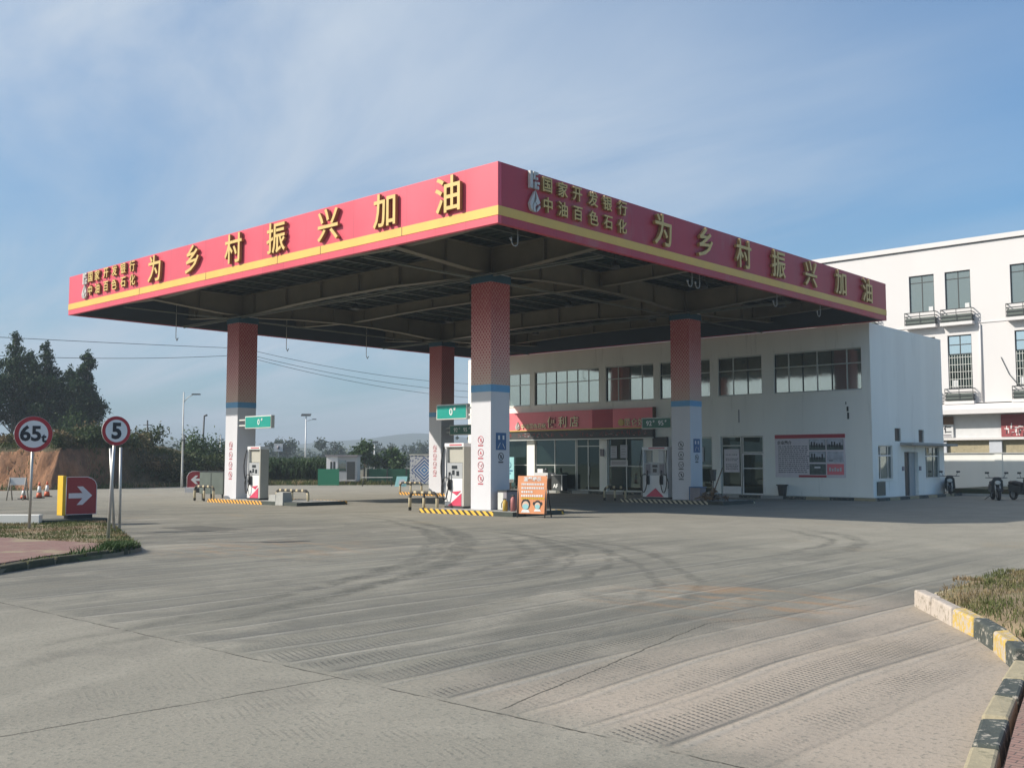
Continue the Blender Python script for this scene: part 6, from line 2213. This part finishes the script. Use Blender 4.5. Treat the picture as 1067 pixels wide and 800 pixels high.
def bush(label, x, y, z, rx, rz_, seed, m=LEAF_B, n=1500, ln=0.26, wd=0.12, group='bushes on the clay bank', name='bush', cat='bush'):
    rng = random.Random(seed)
    blobs = []
    for i in range(7):
        a = rng.uniform(0, 6.28)
        o = rx * rng.uniform(0.1, 0.75)
        s_ = rng.uniform(0.35, 0.62)
        blobs.append(((o * math.cos(a), o * math.sin(a), rz_ * rng.uniform(0.25, 0.72)), (rx * s_, rx * s_, rz_ * s_ * 0.75)))
    t = thing(name, label, cat, (x, y, z), group=group)
    V, F = leaf_cloud(blobs, n, ln, wd, seed)
    V[:, 2] = np.maximum(V[:, 2], -0.3)
    link('foliage', np_mesh('foliage', V, F, [m]), t)
    b = MB()
    for (c, r_) in blobs[:5]:
        b.tube([(c[0] * 0.15, c[1] * 0.15, -0.25), (c[0] * 0.6, c[1] * 0.6, c[2] * 0.6), c], [0.05, 0.035, 0.012], BARK, 5)
    b.build('stem', t, local=True)
    return t


bl = [('dry brown bush on the bank top far left of the 65t sign', -75.5, 26.6, None, 1.3, 0.9, LEAF_B), ('dry brown bush on the bank top just left of the 65t post', -71.2, 28.2, None, 1.1, 0.9, LEAF_B), ('dry hanging bush at the corner of the clay bank', -66.6, 29.6, None, 1.0, 1.0, LEAF_B),
      ('bright green bush tree below the slender eucalyptus', -92.0, 41.8, 2.2, 2.6, 4.4, LEAF_C), ('brownish bush on the bank edge behind the 5 sign', -70.3, 32.9, None, 1.5, 1.5, LEAF_B), ('dry bush on the bank edge left of the 5 sign', -68.6, 31.4, None, 1.3, 1.1, LEAF_B),
      ('low dry bush on the bank above the red arrow sign', -67.2, 31.2, None, 1.0, 0.8, LEAF_B), ('low dry bush on the bank between the signs', -69.5, 29.2, None, 1.2, 0.8, LEAF_B), ('low bush on the bank behind the 65t sign', -73.5, 28.0, None, 1.2, 0.8, LEAF_B),
      ('dark bush hanging over the bank right of the 5 sign', -67.7, 33.6, None, 1.5, 1.7, LEAF_B), ('bush at the foot of the bank right of the 5 sign', -67.3, 35.6, 0, 1.5, 2.4, LEAF_B), ('tall brown topped bush behind the street lamp', -68.9, 36.4, None, 1.8, 1.9, LEAF_B),
      ('dark bush just left of the street lamp foot', -67.4, 37.3, 0, 1.4, 2.3, LEAF_B), ('dark bush just right of the street lamp', -67.6, 38.9, 0, 1.5, 2.5, LEAF_B), ('dark bush above the small left arrow sign', -67.7, 40.3, 0, 1.6, 2.5, LEAF_B),
      ('dark bush left of the far left column', -67.7, 41.9, 0, 1.6, 2.4, LEAF_B), ('bush seen behind the far left column', -68.2, 43.5, 0, 1.7, 2.4, LEAF_B), ('green bush rising behind the bank left of the far column', -74.5, 43.4, 1.2, 2.0, 2.9, LEAF_C), ('bush behind the column at the end of the bank', -73.0, 46.0, 0.4, 2.2, 3.4, LEAF_C)]
for k, (lab, x, y, z, rx, rz_, m) in enumerate(bl):
    bush(lab, x, y, bank_z(x, y) - 0.1 if z is None else z, rx, rz_, 50 + k, m, 2200 if rx > 2 else 1700)

grass('bank_grass', (-80.0, 20.5, -64.3, 46.5), 9500, 0.10, 0.45, 0.03, lambda x, y: bank_z(x, y), GRASS_L, 8, lambda x, y: -1.2 < bank_o(x, y)[0] < 2.0, lambda x, y: 0.8 if y > 31 else 0.10)
grass('bank_top_grass', (-80.0, 20, -65.6, 42), 7000, 0.12, 0.50, 0.035, lambda x, y: bank_z(x, y), GRASS_L, 9, lambda x, y: 1.5 < bank_o(x, y)[0] < 7, lambda x, y: 0.9)

# cane field beside the guard booth: too dense to count
rng = np.random.default_rng(77)
vs, fs = [], []
for k in range(2600):
    u, v = rng.random(), rng.random()
    x = -71.0 + u * 6.4 - v * 6.5
    y = 44.4 + u * 5.0 + v * 5.5
    h = rng.uniform(1.5, 2.5)
    for q in range(4):
        a = rng.uniform(0, 6.283)
        z0 = h * rng.uniform(0.25, 0.6)
        dx, dy = math.cos(a), math.sin(a)
        L = rng.uniform(0.5, 0.9)
        wx, wy = -dy * 0.035, dx * 0.035
        i = len(vs)
        vs += [(x - wx, y - wy, z0), (x + wx, y + wy, z0), (x + dx * L * 0.5 + wx, y + dy * L * 0.5 + wy, min(h, z0 + L * 0.9)), (x + dx * L * 0.5 - wx, y + dy * L * 0.5 - wy, min(h, z0 + L * 0.9)), (x + dx * L, y + dy * L, z0 + L * 0.55)]
        fs += [(i, i + 1, i + 2, i + 3), (i + 3, i + 2, i + 4)]
    i = len(vs)
    vs += [(x - 0.02, y, 0), (x + 0.02, y, 0), (x + 0.015, y, h * 0.8), (x - 0.015, y, h * 0.8)]
    fs += [(i, i + 1, i + 2, i + 3)]
tag(link('cane_field', np_mesh('cane_field', vs, fs, [LEAF_D])), kind='stuff')
grass('field_edge_grass', (-67, 41, -58, 56), 7000, 0.12, 0.5, 0.03, lambda x, y: -0.05, GRASS_L, 13, lambda x, y: (x + 66.4) * 0.62 - (y - 42.0) * -0.0 + 0 < 8 and y > 42.2 + (x + 66.4) * 1.03 + 0.4, lambda x, y: 0.9)

# trees beyond the yard
ft = [(-118, 82, 7.6, 3.6, 'rounded far tree above the cane field left of the guard booth'), (-127, 80, 6.6, 3.0, 'far tree right behind the far left dispenser'), (-113.5, 88, 6.6, 3.4, 'far rounded tree directly above the guard booth roof'), (-84.5, 69.5, 4.2, 2.3, 'loose green tree right behind the guard booth'), (-82.2, 71.2, 3.8, 2.0, 'thin leafy tree right of the loose green one'),
      (-132, 112, 6.2, 3.8, 'low far tree between booth and pale lamp'), (-128, 117, 6.8, 4.0, 'far tree right of the pale lamp post'), (-124, 121, 7.0, 4.2, 'far tree above the middle of the green hoarding'), (-119, 125, 7.4, 4.4, 'far tree above the right end of the green hoarding'), (-114, 129, 7.8, 4.4, 'far tree left of the rearmost column'),
      (-109, 133, 8.0, 4.6, 'far tree seen just behind the rearmost column'), (-150, 96, 7.4, 4.0, 'far tree right of the far left column'), (-104, 138, 7.6, 4.2, 'far tree hidden between the two central columns'), (-165, 88, 7.0, 4.0, 'far tree just left of the far left column')]
for k, (x, y, h, sp_, lab) in enumerate(ft):
    rng2 = random.Random(200 + k)
    blobs = []
    for i in range(9):
        a = rng2.uniform(0, 6.28)
        o = sp_ * rng2.uniform(0.1, 0.7)
        s_ = sp_ * rng2.uniform(0.28, 0.5)
        blobs.append(((o * math.cos(a), o * math.sin(a), h * rng2.uniform(0.35, 0.82)), (s_, s_, s_ * 0.8)))
    near = x > -90
    if not near:
        x, y, h, sp_ = x * 1.75, y * 1.75, h * 1.2, sp_ * 1.5
        blobs = [((c_[0] * 1.5, c_[1] * 1.5, c_[2] * 1.2), tuple(q * 1.3 for q in r_)) for c_, r_ in blobs]
    tree('far_tree', lab, 'tree', (x, y, -0.1), h, blobs, 1500 if near else 1300, 0.45 if near else 0.7, 0.2 if near else 0.38, LEAF_C if near else LEAF_F, 300 + k, 'trees beyond the yard', 0.12)

# far-off wood at the foot of the hills: one mass
rng = np.random.default_rng(5)
blobs = []
for k in range(150):
    az = R(rng.uniform(40, 76))
    d = rng.uniform(230, 520)
    h = rng.uniform(3, 7)
    blobs.append(((-d * math.sin(az), d * math.cos(az), h * 0.5), (rng.uniform(5, 11), rng.uniform(5, 11), h * 0.62)))
V, F = leaf_cloud(blobs, 26000, 1.6, 0.9, 6)
V[:, 2] = np.maximum(V[:, 2], -0.2)
tag(link('far_wood', np_mesh('far_wood', V, F, [LEAF_F])), kind='stuff')


# ------------------------------------------------------------------ far street furniture
t = thing('street_lamp', 'slim pale street lamp with one short arm before the brushy bank', 'street lamp', (-63.2, 36.2, 0))
b = MB(); b.tube([(-63.2, 36.2, 0), (-63.2, 36.2, 1.2), (-63.15, 36.17, 3.4), (-63.05, 36.1, 6.45)], [0.085, 0.07, 0.055, 0.04], PIPEW, 8); b.build('pole', t)
b = MB(); b.tube([(-63.08, 36.12, 5.75), (-62.85, 36.3, 6.1), (-62.6, 36.5, 6.25)], 0.025, PIPEW, 6); b.build('arm', t)
b = MB(); b.obox((-62.42, 36.66, 6.30), (0.55, 0.20, 0.08), R(42), DARKM); b.build('lamp_head', t)
b = MB(); b.box(-63.24, 36.0, 3.2, -62.9, 36.3, 3.24, DARKM); b.tube([(-62.98, 36.2, 2.6), (-62.98, 36.2, 3.6)], 0.05, DARKM, 6); b.build('bracket_box', t)
for k, (px_, y_, h, m, lab) in enumerate(((-98.7, 58.8, 6.7, DARKM, 'dark leaning pole left of the far left column'), (-97.4, 60.2, 4.7, PIPEW, 'short pale pole just left of the far left column'), (-103.1, 54.8, 6.2, DARKM, 'thin dark pole with a cross arm right of the 5 sign'))):
    t = thing('utility_pole', lab, 'pole', (px_, y_, 0))
    b = MB(); b.tube([(px_, y_, 0), (px_ + 0.15, y_, h * 0.5), (px_ + (0.35 if k == 0 else 0.05), y_, h)], [0.13, 0.11, 0.08], m, 7); b.build('pole', t)
    b = MB()
    if k == 0:
        b.tube([(px_ + 0.35, y_, h - 0.05), (px_ + 0.6, y_ + 0.2, h + 0.05)], 0.10, DARKM, 6)
    else:
        b.tube([(px_ - 0.3, y_ - 0.3, h - 0.5), (px_ + 0.35, y_ + 0.3, h - 0.5)], 0.04, m, 5)
    b.build('cross_arm', t)
for k, (x, y, h, lab) in enumerate(((-86.5, 63.4, 6.7, 'pale solar street lamp left of the guard booth'), (-108.5, 91.0, 4.6, 'small far pale lamp above the green hoarding'))):
    t = thing('solar_lamp', lab, 'street lamp', (x, y, 0))
    b = MB(); b.tube([(x, y, 0), (x, y, h - 0.3)], [0.09, 0.06], WHITE, 8); b.build('pole', t)
    b = MB(); b.obox((x, y, h - 0.15), (1.0, 0.45, 0.05), R(42), DARKM, 0.5); b.build('solar_panel', t)
    b = MB(); b.tube([(x, y, h - 0.8), (x + 0.45, y + 0.42, h - 0.62)], 0.03, WHITE, 6); b.obox((x + 0.62, y + 0.58, h - 0.6), (0.4, 0.18, 0.08), R(42), DARKM); b.build('lamp_head', t)

# overhead wires on a pole that the far left column hides
UPX, UPY = -83.6, 53.7
t = thing('utility_pole', 'tall concrete pole carrying the overhead wires behind the far left column', 'pole', (UPX, UPY, 0))
b = MB(); b.tube([(UPX, UPY, 0), (UPX, UPY, 12.7)], [0.17, 0.10], GREYC, 8); b.build('pole', t)
for z in (12.4, 11.6):
    b = MB(); b.box(UPX - 0.06, UPY - 0.75, z, UPX + 0.06, UPY + 0.75, z + 0.09, DARKM); b.build('cross_arm', t)


def wire(label, a, c, sag):
    a, c = Vector(a), Vector(c)
    pts = []
    for k in range(25):
        u = k / 24
        p = a.lerp(c, u)
        p.z -= sag * 4 * u * (1 - u)
        pts.append(p)
    b = MB(); b.tube(pts, 0.022, DARKM, 5)
    tag(b.build('overhead_wire', loc=tuple(a)), label, 'wire', 'overhead wires')


wire('upper overhead wire left of the far left column', (UPX, UPY - 0.5, 12.4), (-75.8, 24.5, 10.45), 0.05)
wire('lower overhead wire left of the far left column', (UPX, UPY - 0.4, 11.75), (-75.8, 24.5, 9.15), 0.35)
for k, (dy, z, ze, lab) in enumerate(((0.5, 12.42, 11.3, 'uppermost of three overhead wires right of the far left column'), (0.1, 12.0, 10.3, 'middle of three overhead wires right of the far left column'), (0.4, 11.7, 9.5, 'lowest of three overhead wires right of the far left column'))):
    wire(lab, (UPX, UPY + dy, z), (-87.0, 92.0, ze), 0.75)

# small left arrow sign, blocks
t = thing('direction_sign', 'small red sign with white left arrow at the far side of the yard', 'sign', (-52.5, 31.0, 0))
dv = Vector((-0.66, -0.75, 0))


def sp_pt(u, z, off=0.0):
    """u along the face as seen from the yard (left to right)"""
    return (-52.62 + u * 0.66 + off * 0.75, 31.05 + u * 0.75 - off * 0.66, z)


b = MB(); b.prism([sp_pt(-0.52, 0.28), sp_pt(0.50, 0.28), sp_pt(0.50, 1.20), sp_pt(-0.22, 1.20), sp_pt(-0.40, 1.12), sp_pt(-0.52, 0.92)], tuple(Vector(sp_pt(0, 0, -0.25)) - Vector(sp_pt(0, 0, 0))), SIGNRED2); b.build('red_box', t)
b = MB(); b.prism([sp_pt(-u * 0.95, 0.74 + v * 0.95, 0.004) for u, v in arrow], tuple(Vector(sp_pt(0, 0, 0.01)) - Vector(sp_pt(0, 0, 0))), TXTW); b.build('arrow', t)
b = MB(); b.tube([sp_pt(-0.52, 0.28, .004), sp_pt(0.50, 0.28, .004), sp_pt(0.50, 1.20, .004), sp_pt(-0.22, 1.20, .004), sp_pt(-0.40, 1.12, .004), sp_pt(-0.52, 0.92, .004), sp_pt(-0.52, 0.28, .004)], 0.012, PINKPAPER, 5); b.build('border', t)
b = MB(); b.prism([sp_pt(-0.60, 0.0, 0.12), sp_pt(-0.05, 0.0, 0.12), sp_pt(-0.05, 0.275, 0.12), sp_pt(-0.60, 0.275, 0.12)], tuple(Vector(sp_pt(0, 0, -0.4)) - Vector(sp_pt(0, 0, 0))), PAPER); b.build('base_block', t)
b = MB(); b.prism([sp_pt(-0.04, 0.0, 0.05), sp_pt(0.5, 0.0, 0.05), sp_pt(0.5, 0.27, 0.05), sp_pt(-0.04, 0.27, 0.05)], tuple(Vector(sp_pt(0, 0, -0.3)) - Vector(sp_pt(0, 0, 0))), BINK); b.build('base_block', t)

# guard booth, hoardings, boards at the far edge (local frame turned towards the yard)
gb = thing('guard_booth', 'small guard booth with white side and dark doorway at the far edge of the yard', 'booth', (-61.9, 48.7, 0), R(42))
b = MB(); b.box(-1.15, 0, 0.25, -0.30, 1.8, 2.15, WHITE); b.build('white_panel', gb, local=True)
b = MB(); b.box(-0.298, 0.02, 0.25, 1.15, 1.8, 2.15, PANELG); body = b.build('wall', gb, local=True)
b = MB(); b.box(0.42, -0.012, 0.30, 1.02, 0.018, 1.75, BINK); b.build('doorway', gb, local=True)
b = MB(); b.box(-0.22, -0.012, 1.05, 0.34, 0.018, 1.85, GLASS_FAR); b.build('window', gb, local=True)
b = MB(); b.box(-0.85, -0.014, 0.95, -0.70, -0.002, 1.75, BINK); b.box(-0.62, -0.014, 0.95, -0.47, -0.002, 1.75, BINK); b.build('banner_text', gb, local=True)
b = MB(); b.box(-1.25, -0.12, 2.152, 1.25, 1.95, 2.26, BIN); b.build('roof', gb, local=True)
b = MB(); b.box(-1.1, 0.02, 0, 1.1, 1.75, 0.248, DARKM); b.box(-0.1, -0.1, 0.30, 1.1, -0.016, 0.38, PAPER); b.build('floor_frame', gb, local=True)
t = thing('hoarding', 'bright green hoarding panel in front of the guard booth', 'hoarding', (-60.7, 46.6, 0), R(44))
b = MB(); b.box(-0.8, 0, 0.02, 0.75, 0.06, 1.22, HOARDB); b.build('sheet', t, local=True)
for x in (-0.7, 0.65):
    b = MB(); b.box(x - 0.04, 0.062, 0, x + 0.04, 0.14, 1.28, DARKM); b.build('post', t, local=True)
t = thing('hoarding', 'long dark green hoarding right of the guard booth', 'hoarding', (-60.5, 50.4, 0), R(44))
b = MB(); b.box(-0.3, 0, 0.02, 7.2, 0.06, 1.20, HOARD); b.build('sheet', t, local=True)
for x in np.arange(-0.2, 7.2, 1.45):
    b = MB(); b.box(x - 0.04, -0.05, 0, x + 0.04, -0.002, 1.26, DARKM); b.build('post', t, local=True)
t = thing('blue_board', 'small pale blue panel leaning before the green hoarding', 'board', (-54.2, 47.9, 0), R(48))
b = MB(); b.prism([(-0.45, 0, 0.02), (0.35, 0, 0.02), (0.45, 0.22, 0.72), (-0.30, 0.22, 0.72)], (0, 0.04, 0.0), CYAN); b.build('panel', t, local=True)
b = MB(); b.prism([(-0.2, -0.006, 0.18), (0.16, -0.006, 0.18), (0.26, 0.10, 0.50), (-0.1, 0.10, 0.50)], (0, -0.004, 0.0), GREYPAPER); b.build('marking', t, local=True)
b = MB(); b.tube([(0, 0.24, 0.6), (0, 0.5, 0)], 0.02, DARKM, 5); b.build('prop', t, local=True)
t = thing('trestle_table', 'thin low trestle table left of the pale blue panel', 'table', (-56.9, 48.0, 0), R(46))
b = MB(); b.box(-1.1, -0.2, 0.60, 1.1, 0.2, 0.65, PIPEW); b.build('table_top', t, local=True)
for s in (-1, 1):
    b = MB(); b.tube([(s * 0.95, -0.15, 0.6), (s * 1.05, -0.2, 0)], 0.02, DARKM, 5); b.build('leg', t, local=True)
    b = MB(); b.tube([(s * 0.95, 0.15, 0.6), (s * 1.05, 0.2, 0)], 0.02, DARKM, 5); b.build('leg', t, local=True)
t = thing('patterned_board', 'white board with blue lozenge pattern left of the rearmost column', 'board', (-44.35, 41.0, 0), R(42))
b = MB(); b.box(-0.85, 0, 0.45, 0.85, 0.05, 2.12, MURALM); b.build('panel', t, local=True)
b = MB(); b.box(-0.9, -0.02, 2.122, 0.9, 0.07, 2.19, PIPEW); b.build('top_trim', t, local=True)
for s in (-1, 1):
    b = MB(); b.box(s * 0.8 - 0.03, 0.052, 0, s * 0.8 + 0.03, 0.11, 2.12, DARKM); b.build('leg', t, local=True)
t = thing('field_sign', 'tiny white sign on a post above the cane field', 'sign', (-71.7, 49.8, 0), R(48))
b = MB(); b.box(-0.03, 0.04, 0, 0.03, 0.1, 3.0, GALV); b.build('post', t, local=True)
b = MB(); b.box(-0.35, 0, 2.6, 0.35, 0.038, 3.25, WHITE); b.build('plate', t, local=True)
b = MB(); b.tube([(0, -0.006, 2.82), (0, -0.006, 3.05)], 0.10, BIN, 6); b.build('sign_mark', t, local=True)
